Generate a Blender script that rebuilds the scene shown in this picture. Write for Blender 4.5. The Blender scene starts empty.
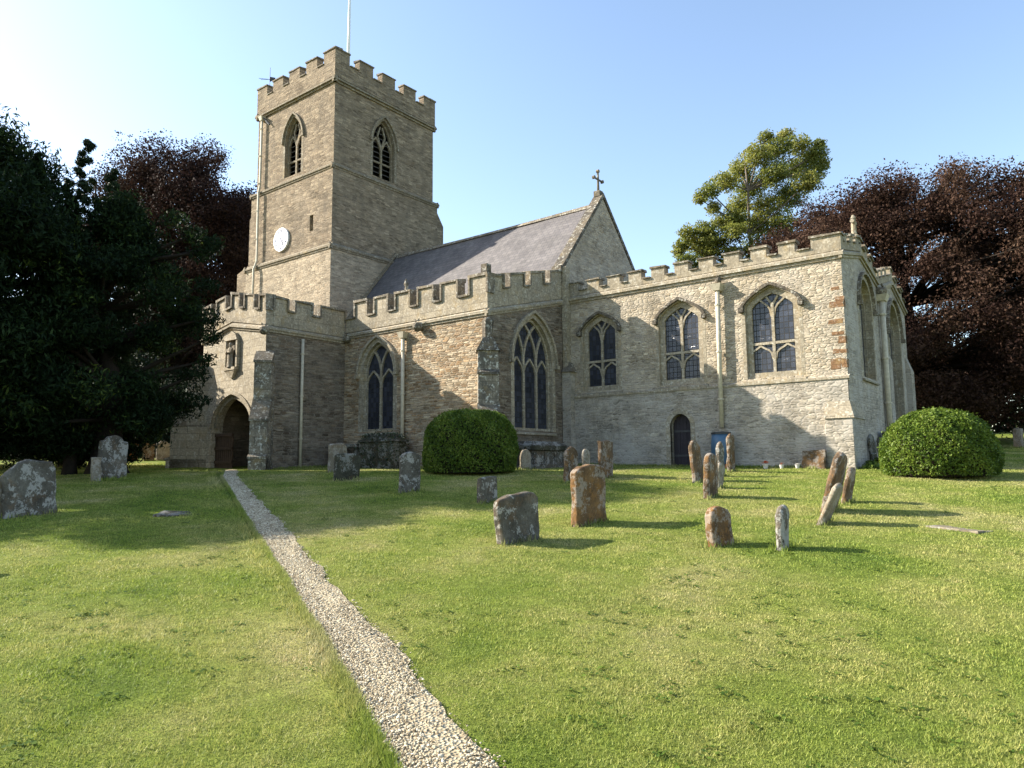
import bpy, math, random
import numpy as np
from mathutils import Vector, Matrix, noise
from mathutils.geometry import tessellate_polygon
random.seed(7)
rng = np.random.default_rng(7)
scene = bpy.context.scene
COL = scene.collection
EYE = 1.6                       # heights of the church below are measured from eye level
HX, HY = -0.61298668, 0.79009324   # horizontal viewing direction (world X = east, Y = north)

# ------------------------------------------------------------------ ground shape
def ground_z(X, Y):
    X = np.asarray(X, float); Y = np.asarray(Y, float)
    d = np.clip(HX*X + HY*Y, -40, 400)
    a = .073*(d-4); b = 1.47; k = .25
    h = np.clip(.5+.5*(b-a)/k, 0, 1)
    m = b*(1-h)+a*h-k*h*(1-h)
    z = m + .04*np.clip(d-27, 0, 60) + .02*np.clip(Y-27, 0, 60)
    z = z + .016*np.sin(X*2.1+.7*Y)*np.cos(Y*1.7-.4*X) + .012*np.sin(X*.9+1.3)*np.sin(Y*1.1)
    return z
def gz(x, y): return float(ground_z(x, y))
def cam_pt(lat, d):             # metres to the side of / in front of the viewpoint -> world X, Y
    return HX*d + HY*lat, HY*d - HX*lat

# ------------------------------------------------------------------ node helpers
def nd(nt, typ, ins=None, **props):
    n = nt.nodes.new(typ)
    for k, v in props.items(): setattr(n, k, v)
    for k, v in (ins or {}).items():
        s = n.inputs[k]
        if isinstance(v, bpy.types.NodeSocket): nt.links.new(v, s)
        else:
            if s.type == 'RGBA' and len(v) == 3: v = (*v, 1)
            s.default_value = v
    return n
def new_mat(name):
    m = bpy.data.materials.new(name); m.use_nodes = True
    nt = m.node_tree; nt.nodes.clear()
    return m, nt
def finish(nt, color, rough=.9, bump=None, bstr=.5, bdist=.02, spec=.3, **extra):
    b = nd(nt, 'ShaderNodeBsdfPrincipled', {'Roughness': rough, 'Specular IOR Level': spec, **extra})
    if isinstance(color, bpy.types.NodeSocket): nt.links.new(color, b.inputs['Base Color'])
    else: b.inputs['Base Color'].default_value = (*color, 1)
    if bump is not None:
        bn = nd(nt, 'ShaderNodeBump', {'Strength': bstr, 'Distance': bdist, 'Height': bump})
        nt.links.new(bn.outputs[0], b.inputs['Normal'])
    o = nd(nt, 'ShaderNodeOutputMaterial'); nt.links.new(b.outputs[0], o.inputs[0])
    return b
def mix(nt, fac, a, b, mode='MIX'):
    n = nt.nodes.new('ShaderNodeMix'); n.data_type = 'RGBA'; n.blend_type = mode
    for s, v in ((n.inputs[0], fac), (n.inputs[6], a), (n.inputs[7], b)):
        if isinstance(v, bpy.types.NodeSocket): nt.links.new(v, s)
        elif isinstance(v, (int, float)): s.default_value = v
        else: s.default_value = (*v, 1)
    return n.outputs[2]
def ramp(nt, fac, stops, interp='LINEAR'):
    n = nt.nodes.new('ShaderNodeValToRGB'); n.color_ramp.interpolation = interp
    e = n.color_ramp.elements
    while len(e) < len(stops): e.new(.5)
    for el, (p, c) in zip(e, stops):
        el.position = p; el.color = (*c, 1) if not isinstance(c, (int, float)) else (c, c, c, 1)
    nt.links.new(fac, n.inputs[0]); return n.outputs[0]
def noisef(nt, vec, scale, detail=3, rough=.55, dist=0):
    return nd(nt, 'ShaderNodeTexNoise', {'Vector': vec, 'Scale': scale, 'Detail': detail, 'Roughness': rough, 'Distortion': dist})
def scalev(nt, vec, s):
    return nd(nt, 'ShaderNodeVectorMath', {0: vec, 1: s}, operation='MULTIPLY').outputs[0]
def warp(nt, vec, scale, amt):
    n = noisef(nt, vec, scale, 2)
    c = nd(nt, 'ShaderNodeVectorMath', {0: n.outputs['Color'], 1: (.5, .5, .5)}, operation='SUBTRACT').outputs[0]
    c = nd(nt, 'ShaderNodeVectorMath', {0: c, 1: (amt, amt, amt)}, operation='MULTIPLY').outputs[0]
    return nd(nt, 'ShaderNodeVectorMath', {0: vec, 1: c}, operation='ADD').outputs[0]

KA = .72
def sc_(c, k=None): k = k or KA; return (c[0]*k, c[1]*k*.975, c[2]*k)
def rubble(name, palette, sx, sz, mortar, mw=.09, rand=.85, stain=(.2, .17, .13), stain_amt=.5, wash=None, wash_amt=.5, bdist=.03, vlo=.65, vhi=1.22, mott=.62):
    palette = [(p, sc_(c)) for p, c in palette]; mortar = sc_(mortar); wash = sc_(wash) if wash else None
    m, nt = new_mat(name)
    uv = nd(nt, 'ShaderNodeTexCoord').outputs['UV']
    w = warp(nt, uv, 2.2, .05)
    w = warp(nt, w, 9, .018)
    yn = noisef(nt, scalev(nt, uv, (.12, 2.6, 0)), 1.0, 2, .6).outputs[0]
    yn = nd(nt, 'ShaderNodeMath', {0: yn, 1: .5}, operation='SUBTRACT').outputs[0]
    yn = nd(nt, 'ShaderNodeMath', {0: yn, 1: 3.2*sz}, operation='MULTIPLY').outputs[0]
    w = nd(nt, 'ShaderNodeVectorMath', {0: w, 1: nd(nt, 'ShaderNodeCombineXYZ', {1: yn}).outputs[0]}, operation='ADD').outputs[0]
    v = scalev(nt, w, (1/sx, 1/sz, 1))
    # courses: every row of stones is shifted by its own amount
    vy = nd(nt, 'ShaderNodeSeparateXYZ', {0: v}).outputs[1]
    row = nd(nt, 'ShaderNodeMath', {0: vy}, operation='FLOOR').outputs[0]
    sh = nd(nt, 'ShaderNodeTexWhiteNoise', {'W': row}, noise_dimensions='1D').outputs[0]
    sh = nd(nt, 'ShaderNodeMath', {0: sh, 1: 7.}, operation='MULTIPLY').outputs[0]
    v = nd(nt, 'ShaderNodeVectorMath', {0: v, 1: nd(nt, 'ShaderNodeCombineXYZ', {0: sh}).outputs[0]}, operation='ADD').outputs[0]
    vor = nd(nt, 'ShaderNodeTexVoronoi', {'Vector': v, 'Scale': 1.0, 'Randomness': rand}, voronoi_dimensions='2D')
    edg = nd(nt, 'ShaderNodeTexVoronoi', {'Vector': v, 'Scale': 1.0, 'Randomness': rand}, voronoi_dimensions='2D', feature='DISTANCE_TO_EDGE')
    sep = nd(nt, 'ShaderNodeSeparateColor', {'Color': vor.outputs['Color']})
    # stones of one kind come in patches of the wall
    pn = noisef(nt, uv, .55, 3).outputs[0]
    f = nd(nt, 'ShaderNodeMath', {0: sep.outputs[0], 1: .5}, operation='MULTIPLY').outputs[0]
    f = nd(nt, 'ShaderNodeMath', {0: pn, 1: .55, 2: f}, operation='MULTIPLY_ADD').outputs[0]
    c = ramp(nt, f, palette)
    hv = nd(nt, 'ShaderNodeMapRange', {0: sep.outputs[1], 1: 0., 2: 1., 3: vlo, 4: vhi}).outputs[0]
    c = mix(nt, 1., c, hv, 'MULTIPLY')
    ef = nd(nt, 'ShaderNodeMapRange', {0: edg.outputs['Distance'], 1: mw*.35, 2: mw, 3: 1., 4: 0.}).outputs[0]
    c = mix(nt, ef, c, mortar)
    fine = noisef(nt, uv, 16, 5, .7).outputs[0]
    c = mix(nt, 1., c, ramp(nt, fine, [(.25, .58), (.7, 1.18)]), 'MULTIPLY')
    mo = noisef(nt, warp(nt, uv, 2.5, .35), 1.25, 7, .7).outputs[0]
    c = mix(nt, 1., c, ramp(nt, mo, [(.32, mott), (.5, .98), (.68, 1.2)]), 'MULTIPLY')
    if wash:                       # old limewash and render still clinging in patches
        wn = noisef(nt, warp(nt, uv, 1.3, .5), .75, 6, .65).outputs[0]
        c = mix(nt, ramp(nt, wn, [(.42, 0.), (.62, wash_amt)]), c, wash)
    sn = noisef(nt, scalev(nt, uv, (1.4, .3, 1)), 1.0, 5, .65, .4).outputs[0]
    c = mix(nt, ramp(nt, sn, [(.5, 0.), (.74, stain_amt)]), c, stain)
    lich = noisef(nt, uv, 5.5, 4, .7).outputs[0]
    c = mix(nt, ramp(nt, lich, [(.66, 0.), (.74, .45)]), c, (.62, .6, .53))
    dk = noisef(nt, scalev(nt, uv, (1, 1.9, 1)), 5.2, 3, .6).outputs[0]
    c = mix(nt, ramp(nt, dk, [(.62, 0.), (.68, .7)]), c, (.1, .08, .06))
    hb = nd(nt, 'ShaderNodeMapRange', {0: edg.outputs['Distance'], 1: 0., 2: mw*2.2, 3: 0., 4: 1.}).outputs[0]
    hb = nd(nt, 'ShaderNodeMath', {0: fine, 1: .7, 2: hb}, operation='MULTIPLY_ADD').outputs[0]
    hb = nd(nt, 'ShaderNodeMath', {0: sep.outputs[2], 1: .6, 2: hb}, operation='MULTIPLY_ADD').outputs[0]
    finish(nt, c, .95, hb, .8, bdist*.75, .15)
    return m

def ashlar(name, base, dark, bw=.75, bh=.34, lichen=.4, dirt=.5, ochre=.3):
    base = sc_(base)
    m, nt = new_mat(name)
    uv = nd(nt, 'ShaderNodeTexCoord').outputs['UV']
    w = warp(nt, uv, 4, .02)
    br = nd(nt, 'ShaderNodeTexBrick', {'Vector': w, 'Color1': base, 'Color2': tuple(x*.78 for x in base), 'Mortar': tuple(x*.52 for x in base),
            'Scale': 1.0, 'Mortar Size': .013, 'Mortar Smooth': .3, 'Brick Width': bw, 'Row Height': bh})
    c = br.outputs['Color']
    pos = nd(nt, 'ShaderNodeNewGeometry').outputs['Position']
    fine = noisef(nt, pos, 14, 5, .7).outputs[0]
    c = mix(nt, 1., c, ramp(nt, fine, [(.3, .55), (.68, 1.18)]), 'MULTIPLY')
    d1 = noisef(nt, pos, 1.6, 6, .7, .5).outputs[0]
    c = mix(nt, ramp(nt, d1, [(.45, 0.), (.6, dirt)]), c, dark)
    d2 = noisef(nt, pos, 2.3, 4, .6).outputs[1]
    s2 = nd(nt, 'ShaderNodeSeparateColor', {'Color': d2}).outputs[1]
    c = mix(nt, ramp(nt, s2, [(.54, 0.), (.68, ochre)]), c, (.36, .25, .1))
    l1 = noisef(nt, pos, 7, 5, .75).outputs[0]
    c = mix(nt, ramp(nt, l1, [(.55, 0.), (.61, lichen)]), c, (.62, .6, .52))
    hb = nd(nt, 'ShaderNodeMath', {0: br.outputs['Fac'], 1: -.06, 2: fine}, operation='MULTIPLY_ADD').outputs[0]
    finish(nt, c, .92, hb, .6, .02, .2)
    return m

M = {}
M['chapel'] = rubble('limestone rubble', [(.15, (.38, .3, .185)), (.4, (.56, .47, .32)), (.62, (.64, .555, .395)), (.8, (.5, .395, .25))], .23, .088,
                     (.56, .49, .37), .1, rand=.7, stain=(.25, .21, .15), stain_amt=.35, wash=(.64, .58, .46), wash_amt=.55, bdist=.025)
M['plinth'] = rubble('limewashed limestone rubble', [(.15, (.36, .31, .22)), (.45, (.52, .46, .35)), (.8, (.58, .52, .4))], .27, .1,
                     (.56, .51, .41), .1, rand=.7, stain=(.2, .18, .145), stain_amt=.6, wash=(.6, .56, .47), wash_amt=.75, bdist=.018)
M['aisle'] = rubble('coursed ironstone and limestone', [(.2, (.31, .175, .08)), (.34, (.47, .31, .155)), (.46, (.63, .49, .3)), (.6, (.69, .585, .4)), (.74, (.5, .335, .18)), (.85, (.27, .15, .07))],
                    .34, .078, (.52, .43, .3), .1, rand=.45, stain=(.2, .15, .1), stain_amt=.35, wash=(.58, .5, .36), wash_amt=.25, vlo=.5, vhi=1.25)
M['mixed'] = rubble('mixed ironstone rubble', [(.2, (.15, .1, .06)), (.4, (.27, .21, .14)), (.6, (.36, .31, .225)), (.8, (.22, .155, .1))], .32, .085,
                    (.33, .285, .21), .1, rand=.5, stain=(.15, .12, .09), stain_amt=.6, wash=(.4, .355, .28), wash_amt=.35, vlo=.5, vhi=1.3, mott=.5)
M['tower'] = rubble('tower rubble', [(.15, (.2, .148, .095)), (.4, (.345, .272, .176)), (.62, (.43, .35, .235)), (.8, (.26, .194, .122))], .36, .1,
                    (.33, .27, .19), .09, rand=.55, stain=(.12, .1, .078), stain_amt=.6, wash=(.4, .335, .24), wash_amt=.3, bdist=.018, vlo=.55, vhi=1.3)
M['towerlow'] = rubble('lower tower rubble', [(.15, (.34, .265, .17)), (.4, (.52, .425, .29)), (.62, (.6, .505, .355)), (.8, (.43, .335, .22))], .34, .1,
                    (.47, .395, .28), .09, rand=.6, stain=(.18, .15, .11), stain_amt=.45, wash=(.54, .46, .33), wash_amt=.4, bdist=.018, vlo=.6, vhi=1.25)
M['hood'] = ashlar('blackened hood mould stone', (.21, .18, .13), (.06, .052, .042), .6, .5, .5, .95, .15)
M['buttstone'] = ashlar('weathered buttress stone', (.42, .365, .265), (.09, .08, .065), .55, .3, .75, .8, .4)
M['ashlar'] = ashlar('dressed limestone', (.56, .49, .35), (.2, .17, .12))
M['parapet'] = ashlar('weathered parapet stone', (.56, .485, .34), (.17, .145, .105), .8, .5, .3, .55, .35)
M['coping'] = ashlar('lichened coping stone', (.35, .3, .215), (.09, .078, .06), 1.1, .6, .5, .85, .2)
M['towerparapet'] = ashlar('tower parapet stone', (.36, .305, .21), (.13, .11, .08), .8, .5, .3, .6, .3)
M['towercoping'] = ashlar('tower coping stone', (.3, .255, .18), (.1, .085, .065), 1.1, .6, .4, .8, .2)
M['towertrim'] = ashlar('tower string course stone', (.38, .32, .22), (.14, .12, .085), .9, .5, .3, .6, .3)
M['porch'] = ashlar('porch limestone', (.62, .545, .39), (.25, .21, .15), .7, .3, .3, .35, .25)
M['ironquoin'] = ashlar('ironstone quoin', (.36, .205, .1), (.17, .1, .055), .26, .14, .3, .55, .5)

def slate():
    m, nt = new_mat('stone slate')
    uv = nd(nt, 'ShaderNodeTexCoord').outputs['UV']
    w = warp(nt, uv, 3, .03)
    br = nd(nt, 'ShaderNodeTexBrick', {'Vector': w, 'Color1': (.145, .13, .124), 'Color2': (.105, .094, .092), 'Mortar': (.07, .065, .07),
        'Scale': 1.0, 'Mortar Size': .014, 'Mortar Smooth': .4, 'Brick Width': .3, 'Row Height': .21})
    n = noisef(nt, uv, 1.1, 6, .65).outputs[0]
    c = mix(nt, 1., br.outputs[0], ramp(nt, n, [(.3, .75), (.7, 1.25)]), 'MULTIPLY')
    n2 = noisef(nt, scalev(nt, uv, (3, .5, 1)), 1.4, 4, .6).outputs[0]
    c = mix(nt, ramp(nt, n2, [(.52, 0.), (.7, .35)]), c, (.19, .172, .158))
    row = nd(nt, 'ShaderNodeSeparateXYZ', {0: uv}).outputs[1]
    row = nd(nt, 'ShaderNodeMath', {0: row, 1: 1/.21}, operation='MULTIPLY').outputs[0]
    row = nd(nt, 'ShaderNodeMath', {0: row}, operation='FRACT').outputs[0]
    hb = nd(nt, 'ShaderNodeMath', {0: row, 1: -.8, 2: n}, operation='MULTIPLY_ADD').outputs[0]
    hb = nd(nt, 'ShaderNodeMath', {0: br.outputs['Fac'], 1: -.5, 2: hb}, operation='MULTIPLY_ADD').outputs[0]
    finish(nt, c, .7, hb, .45, .02, .3)
    return m
M['slate'] = slate()

def simple(name, col, rough=.7, var=.25, scale=8, bstr=.3, spec=.3, metal=0.):
    m, nt = new_mat(name)
    pos = nd(nt, 'ShaderNodeNewGeometry').outputs['Position']
    n = noisef(nt, pos, scale, 5, .65).outputs[0]
    c = mix(nt, 1., col, ramp(nt, n, [(.25, 1-var), (.75, 1+var)]), 'MULTIPLY')
    finish(nt, c, rough, n, bstr, .01, spec, Metallic=metal)
    return m
M['lead'] = simple('lead sheet', (.2, .2, .21), .6)
M['pipe'] = simple('stone coloured pipe paint', (.5, .44, .33), .6)
M['pipedark'] = simple('dark cast iron', (.05, .05, .05), .5)
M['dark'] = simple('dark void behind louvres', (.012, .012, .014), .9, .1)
M['louvre'] = simple('weathered louvre boards', (.09, .08, .07), .85)
M['wood'] = simple('weathered oak', (.11, .06, .03), .75, .4, 5)
M['gatewood'] = simple('dark gate timber', (.06, .036, .02), .75, .4, 5)
M['doorblue'] = simple('old dark door boards', (.028, .022, .026), .65, .3, 6)
M['white'] = simple('white paint', (.8, .8, .79), .5, .06, 4, .05)
M['clockblue'] = simple('dark blue paint', (.03, .05, .12), .5, .2)
M['gold'] = simple('dull gilt', (.4, .3, .12), .5, .2)
M['pole'] = simple('white flagpole paint', (.75, .75, .74), .4, .05, 4, .02)
M['butt'] = simple('blue plastic', (.06, .12, .19), .45, .15, 3, .05, .4)
M['terracotta'] = simple('terracotta', (.4, .14, .05), .8)
M['petal'] = simple('white petals', (.8, .78, .72), .7, .1)
M['redpetal'] = simple('orange petals', (.75, .16, .03), .7, .2)
M['pot'] = simple('pale pot', (.6, .56, .5), .7)
M['paper'] = simple('notice paper', (.75, .76, .8), .7, .05)
M['bark'] = simple('bark', (.024, .019, .015), .95, .45, 6, .8, .1)
M['barkpale'] = simple('greyish bark', (.14, .115, .09), .95, .4, 6, .8, .1)

def glass():
    m, nt = new_mat('old leaded glass')
    uv = nd(nt, 'ShaderNodeTexCoord').outputs['UV']
    br = nd(nt, 'ShaderNodeTexBrick', {'Vector': uv, 'Color1': (.018, .02, .028), 'Color2': (.05, .055, .075), 'Mortar': (.004, .004, .004),
        'Scale': 1.0, 'Mortar Size': .012, 'Mortar Smooth': .0, 'Brick Width': .16, 'Row Height': .2}, offset=0.)
    wn = nd(nt, 'ShaderNodeTexVoronoi', {'Vector': scalev(nt, uv, (6.25, 5, 1)), 'Scale': 1.0, 'Randomness': .1}, voronoi_dimensions='2D')
    nn = noisef(nt, uv, 7, 2).outputs[0]
    s = nd(nt, 'ShaderNodeSeparateColor', {'Color': wn.outputs['Color']}).outputs[0]
    hb = nd(nt, 'ShaderNodeMath', {0: nn, 1: 1.0, 2: s}, operation='MULTIPLY_ADD').outputs[0]
    hb = nd(nt, 'ShaderNodeMath', {0: br.outputs['Fac'], 1: -.6, 2: hb}, operation='MULTIPLY_ADD').outputs[0]
    rr = ramp(nt, br.outputs['Fac'], [(0, .22), (1, .7)])
    finish(nt, br.outputs[0], rr, hb, .35, .012, .45)
    return m
M['glass'] = glass()

def lichen_stone(name, base, dark, white=.6, orange=.5, wcol=(.5, .49, .43)):
    base = sc_(base, .78); dark = sc_(dark, .72); white *= .72; orange *= .75; wcol = sc_(wcol, .92)
    m, nt = new_mat(name)
    tc = nd(nt, 'ShaderNodeTexCoord').outputs['Object']
    oi = nd(nt, 'ShaderNodeObjectInfo').outputs['Random']
    off = nd(nt, 'ShaderNodeMath', {0: oi, 1: 37.}, operation='MULTIPLY').outputs[0]
    v = nd(nt, 'ShaderNodeVectorMath', {0: tc, 1: off}, operation='ADD').outputs[0]
    n0 = noisef(nt, v, 2.6, 5, .65).outputs[0]
    c = mix(nt, ramp(nt, n0, [(.35, 0.), (.65, 1.)]), base, dark)
    fine = noisef(nt, v, 30, 5, .75).outputs[0]
    c = mix(nt, 1., c, ramp(nt, fine, [(.25, .55), (.72, 1.25)]), 'MULTIPLY')
    n1 = noisef(nt, warp(nt, v, 6, .15), 6.5, 7, .78).outputs[0]
    big = noisef(nt, v, 1.7, 3, .6).outputs[0]
    o1 = nd(nt, 'ShaderNodeMath', {0: big, 1: .5, 2: n1}, operation='MULTIPLY_ADD').outputs[0]
    c = mix(nt, ramp(nt, o1, [(.76, 0.), (.86, orange)]), c, (.25, .125, .04))
    vz = nd(nt, 'ShaderNodeSeparateXYZ', {0: tc}).outputs[2]
    n2 = noisef(nt, nd(nt, 'ShaderNodeVectorMath', {0: v, 1: (9., 3., 5.)}, operation='ADD').outputs[0], 13, 9, .8, .3).outputs[0]
    b2 = noisef(nt, nd(nt, 'ShaderNodeVectorMath', {0: v, 1: (2., 8., 1.)}, operation='ADD').outputs[0], 2.8, 4, .65).outputs[0]
    l2 = nd(nt, 'ShaderNodeMath', {0: b2, 1: .9, 2: n2}, operation='MULTIPLY_ADD').outputs[0]
    c = mix(nt, ramp(nt, l2, [(.99, 0.), (1.05, white)]), c, wcol)
    n3 = noisef(nt, v, 17, 3, .6).outputs[0]
    c = mix(nt, ramp(nt, n3, [(.64, 0.), (.69, .7)]), c, (.05, .04, .03))
    hb = nd(nt, 'ShaderNodeMath', {0: n2, 1: .6, 2: fine}, operation='MULTIPLY_ADD').outputs[0]
    finish(nt, c, .95, hb, .7, .012, .15)
    return m
M['grey_stone'] = lichen_stone('grey lichened headstone', (.2, .185, .145), (.095, .085, .065), .8, .25)
M['brown_stone'] = lichen_stone('brown lichened headstone', (.22, .15, .085), (.1, .07, .042), .5, .7)
M['rust_stone'] = lichen_stone('rusty headstone', (.27, .16, .07), (.13, .08, .042), .45, .85)
M['pale_stone'] = lichen_stone('pale headstone', (.38, .335, .245), (.24, .205, .14), .5, .25)
M['dark_stone'] = lichen_stone('mossy dark stone', (.11, .105, .07), (.05, .05, .035), .45, .2)
M['orange_stone'] = lichen_stone('orange headstone', (.42, .17, .04), (.26, .1, .03), .1, .6)

# ------------------------------------------------------------------ mesh helpers
class MB:
    def __init__(s): s.v = []; s.f = []; s.m = []; s.mats = []
    def mi(s, mat):
        if mat not in s.mats: s.mats.append(mat)
        return s.mats.index(mat)
    def face(s, pts, mat):
        i0 = len(s.v); s.v += [tuple(p) for p in pts]
        s.f.append(tuple(range(i0, i0+len(pts)))); s.m.append(s.mi(mat))
    def hexa(s, p, mat):        # p: 8 points, 0-3 bottom ring, 4-7 top ring
        i0 = len(s.v); s.v += [tuple(q) for q in p]; k = s.mi(mat)
        for f in ((3, 2, 1, 0), (4, 5, 6, 7), (0, 1, 5, 4), (1, 2, 6, 5), (2, 3, 7, 6), (3, 0, 4, 7)):
            s.f.append(tuple(i0+j for j in f)); s.m.append(k)
    def box(s, x0, x1, y0, y1, z0, z1, mat):
        s.hexa([(x0, y0, z0), (x1, y0, z0), (x1, y1, z0), (x0, y1, z0), (x0, y0, z1), (x1, y0, z1), (x1, y1, z1), (x0, y1, z1)], mat)
    def tube(s, pts, radii, mat, n=8, cap=True):
        pts = [Vector(p) for p in pts]; rings = []; k = s.mi(mat)
        for i, p in enumerate(pts):
            t = (pts[min(i+1, len(pts)-1)] - pts[max(i-1, 0)]).normalized()
            a = t.orthogonal().normalized() if i == 0 else (rings[-1][1] - t*rings[-1][1].dot(t)).normalized()
            b = t.cross(a); r = radii[i] if not isinstance(radii, (int, float)) else radii
            i0 = len(s.v)
            s.v += [tuple(p + (a*math.cos(2*math.pi*j/n) + b*math.sin(2*math.pi*j/n))*r) for j in range(n)]
            rings.append((i0, a))
        for (q, _), (w, _) in zip(rings, rings[1:]):
            for j in range(n): s.f.append((q+j, q+(j+1) % n, w+(j+1) % n, w+j)); s.m.append(k)
        if cap:
            s.f.append(tuple(rings[0][0]+j for j in reversed(range(n)))); s.m.append(k)
            s.f.append(tuple(rings[-1][0]+j for j in range(n))); s.m.append(k)
    def build(s, name, parent=None, smooth=False, bevel=0):
        me = bpy.data.meshes.new(name); me.from_pydata(s.v, [], s.f)
        for m in s.mats: me.materials.append(m)
        me.polygons.foreach_set('material_index', s.m)
        if smooth: me.polygons.foreach_set('use_smooth', [True]*len(s.f))
        box_uv(me); me.update()
        o = bpy.data.objects.new(name, me); COL.objects.link(o)
        if parent is not None: o.parent = parent
        if bevel:
            b = o.modifiers.new('bevel', 'BEVEL'); b.width = bevel; b.segments = 2; b.limit_method = 'ANGLE'
        return o
def box_uv(me):
    uvl = me.uv_layers.new(name='UVMap')
    for p in me.polygons:
        n = p.normal; ax = abs(n.x); ay = abs(n.y); az = abs(n.z)
        for li in p.loop_indices:
            c = me.vertices[me.loops[li].vertex_index].co
            if az > .95: u = (c.x, c.y)
            elif az > .35 and ay > ax: u = (c.x, math.copysign(1, n.z)*c.z/max(math.hypot(n.x, n.y), .2))
            elif ay >= ax*.99: u = (c.x + (3.3 if n.y > 0 else 0), c.z)
            else: u = (c.y + 7.7, c.z)
            uvl.data[li].uv = u
def tag(o, label=None, cat=None, group=None, kind=None):
    if label: o['label'] = label
    if cat: o['category'] = cat
    if group: o['group'] = group
    if kind: o['kind'] = kind
    return o
def empty(name, loc, rz=0):
    o = bpy.data.objects.new(name, None); COL.objects.link(o); o.location = loc; o.rotation_euler[2] = rz; o.empty_display_size = .2
    return o

# wall frames: (s along the wall, z above eye level, n outwards) -> world
def south(Y0): return lambda s, z, n=0.: Vector((s, Y0-n, z+EYE))
def east(X0): return lambda s, z, n=0.: Vector((X0+n, s, z+EYE))
def north(Y0): return lambda s, z, n=0.: Vector((s, Y0+n, z+EYE))
def west(X0): return lambda s, z, n=0.: Vector((X0-n, s, z+EYE))

def panel(mb, fr, outer, holes, mat, rev=.3, rmat=None, n=0.):
    loops = [[Vector((a, b, 0)) for a, b in outer]] + [[Vector((a, b, 0)) for a, b in h] for h in holes]
    flat = [p for l in loops for p in l]
    i0 = len(mb.v); mb.v += [tuple(fr(p.x, p.y, n)) for p in flat]; k = mb.mi(mat)
    for t in tessellate_polygon(loops): mb.f.append(tuple(i0+i for i in t)); mb.m.append(k)
    for h in holes:
        for a, b in zip(h, h[1:]+h[:1]):
            mb.face([fr(*a, n), fr(*b, n), fr(*b, n-rev), fr(*a, n-rev)], rmat or mat)
def pointed(s0, s1, z0, zs, za, n=9):
    h = (s1-s0)/2; H = za-zs; c = (s0+s1)/2
    if H >= h: r = (h*h+H*H)/(2*h)
    else: r = None
    pts = []
    def zz(t):                      # t: 0 edge .. 1 middle
        if r: x = h*(1-t); return zs + math.sqrt(max(r*r-(r-h+x)**2, 0)) if True else 0
        x = 1-t; return zs + H*(.5*math.sqrt(max(1-x*x, 0)) + .5*t)
    right = [(c + h*(1-t), zz(t)) for t in [1-math.cos(i/n*math.pi/2) for i in range(n+1)]]
    left = [(2*c-a, b) for a, b in reversed(right[:-1])]
    return [(s0, z0), (s1, z0)] + right + left
def arch_only(out): return out[2:]
def strip(mb, fr, pts, w, n0, n1, mat, closed=False, off=0.):
    P = [Vector((a, b)) for a, b in pts]; N = len(P); L = []; R = []
    for i, p in enumerate(P):
        if closed: a, b = P[i-1], P[(i+1) % N]
        else: a, b = P[max(i-1, 0)], P[min(i+1, N-1)]
        d1 = (p-a).normalized() if (p-a).length > 1e-6 else (b-p).normalized()
        d2 = (b-p).normalized() if (b-p).length > 1e-6 else d1
        n1_ = Vector((-d1.y, d1.x)); n2_ = Vector((-d2.y, d2.x)); m = (n1_+n2_)
        m = m.normalized() if m.length > 1e-4 else n1_
        k = 1/max(m.dot(n1_), .45)
        L.append(p+m*k*(off+w/2)); R.append(p+m*k*(off-w/2))
    rngi = range(N) if closed else range(N-1)
    for i in rngi:
        j = (i+1) % N
        a, b, c, d = L[i], L[j], R[j], R[i]
        mb.face([fr(*a, n1), fr(*b, n1), fr(*c, n1), fr(*d, n1)], mat)
        mb.face([fr(*a, n0), fr(*b, n0), fr(*b, n1), fr(*a, n1)], mat)
        mb.face([fr(*d, n0), fr(*c, n0), fr(*c, n1), fr(*d, n1)], mat)
    if not closed:
        for i in (0, N-1): mb.face([fr(*L[i], n0), fr(*R[i], n0), fr(*R[i], n1), fr(*L[i], n1)], mat)
def fbox(mb, fr, s0, s1, n0, n1, z0, z1, mat, sh=None, j=0., slope=0.):
    """box in a wall frame; sh(s) adds to z along the wall; slope lowers the outer top edge"""
    f = sh or (lambda s: 0.)
    r = lambda: random.uniform(-j, j)
    mb.hexa([fr(s0, z0+f(s0), n0), fr(s1, z0+f(s1), n0), fr(s1, z0+f(s1), n1), fr(s0, z0+f(s0), n1),
             fr(s0+r(), z1+f(s0)+r(), n0), fr(s1+r(), z1+f(s1)+r(), n0), fr(s1+r(), z1+f(s1)-slope+r(), n1), fr(s0+r(), z1+f(s0)-slope+r(), n1)], mat)
def battlement(mb, fr, s0, s1, merlons, zs, zn, zt, thick, mat, cop, sh=None, frame=False, over=.05, ct=.12):
    f = sh or (lambda s: 0.)
    knots = sorted({s0, s1, *[m[0] for m in merlons], *[m[1] for m in merlons]})
    knots = [k for k in knots if s0-1e-6 <= k <= s1+1e-6]
    for a, b in zip(knots, knots[1:]):
        fbox(mb, fr, a, b, -thick, 0, zs, zn, mat, sh)
        mid = (a+b)/2
        if any(m[0]-1e-6 <= mid <= m[1]+1e-6 for m in merlons):
            j = .028
            fbox(mb, fr, a, b, -thick, 0.002, zn, zt-ct, mat, sh)
            fbox(mb, fr, a-over*.8, b+over*.8, -thick-over, over+random.uniform(-.01, .01), zt-ct, zt, cop, sh, j, .05)
            if frame:
                w = .085
                for e0, e1 in ((a-over*.8, a-over*.8+w), (b+over*.8-w, b+over*.8)):
                    fbox(mb, fr, e0, e1, -thick-.01, over-.006, zn+.02, zt-ct-.002, cop, sh, .004)
        else:
            fbox(mb, fr, a+over*.8+.003, b-over*.8-.003, -thick-over*.6, over+.01+random.uniform(-.01, .01), zn, zn+ct*.9, cop, sh, .02, .05)
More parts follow.
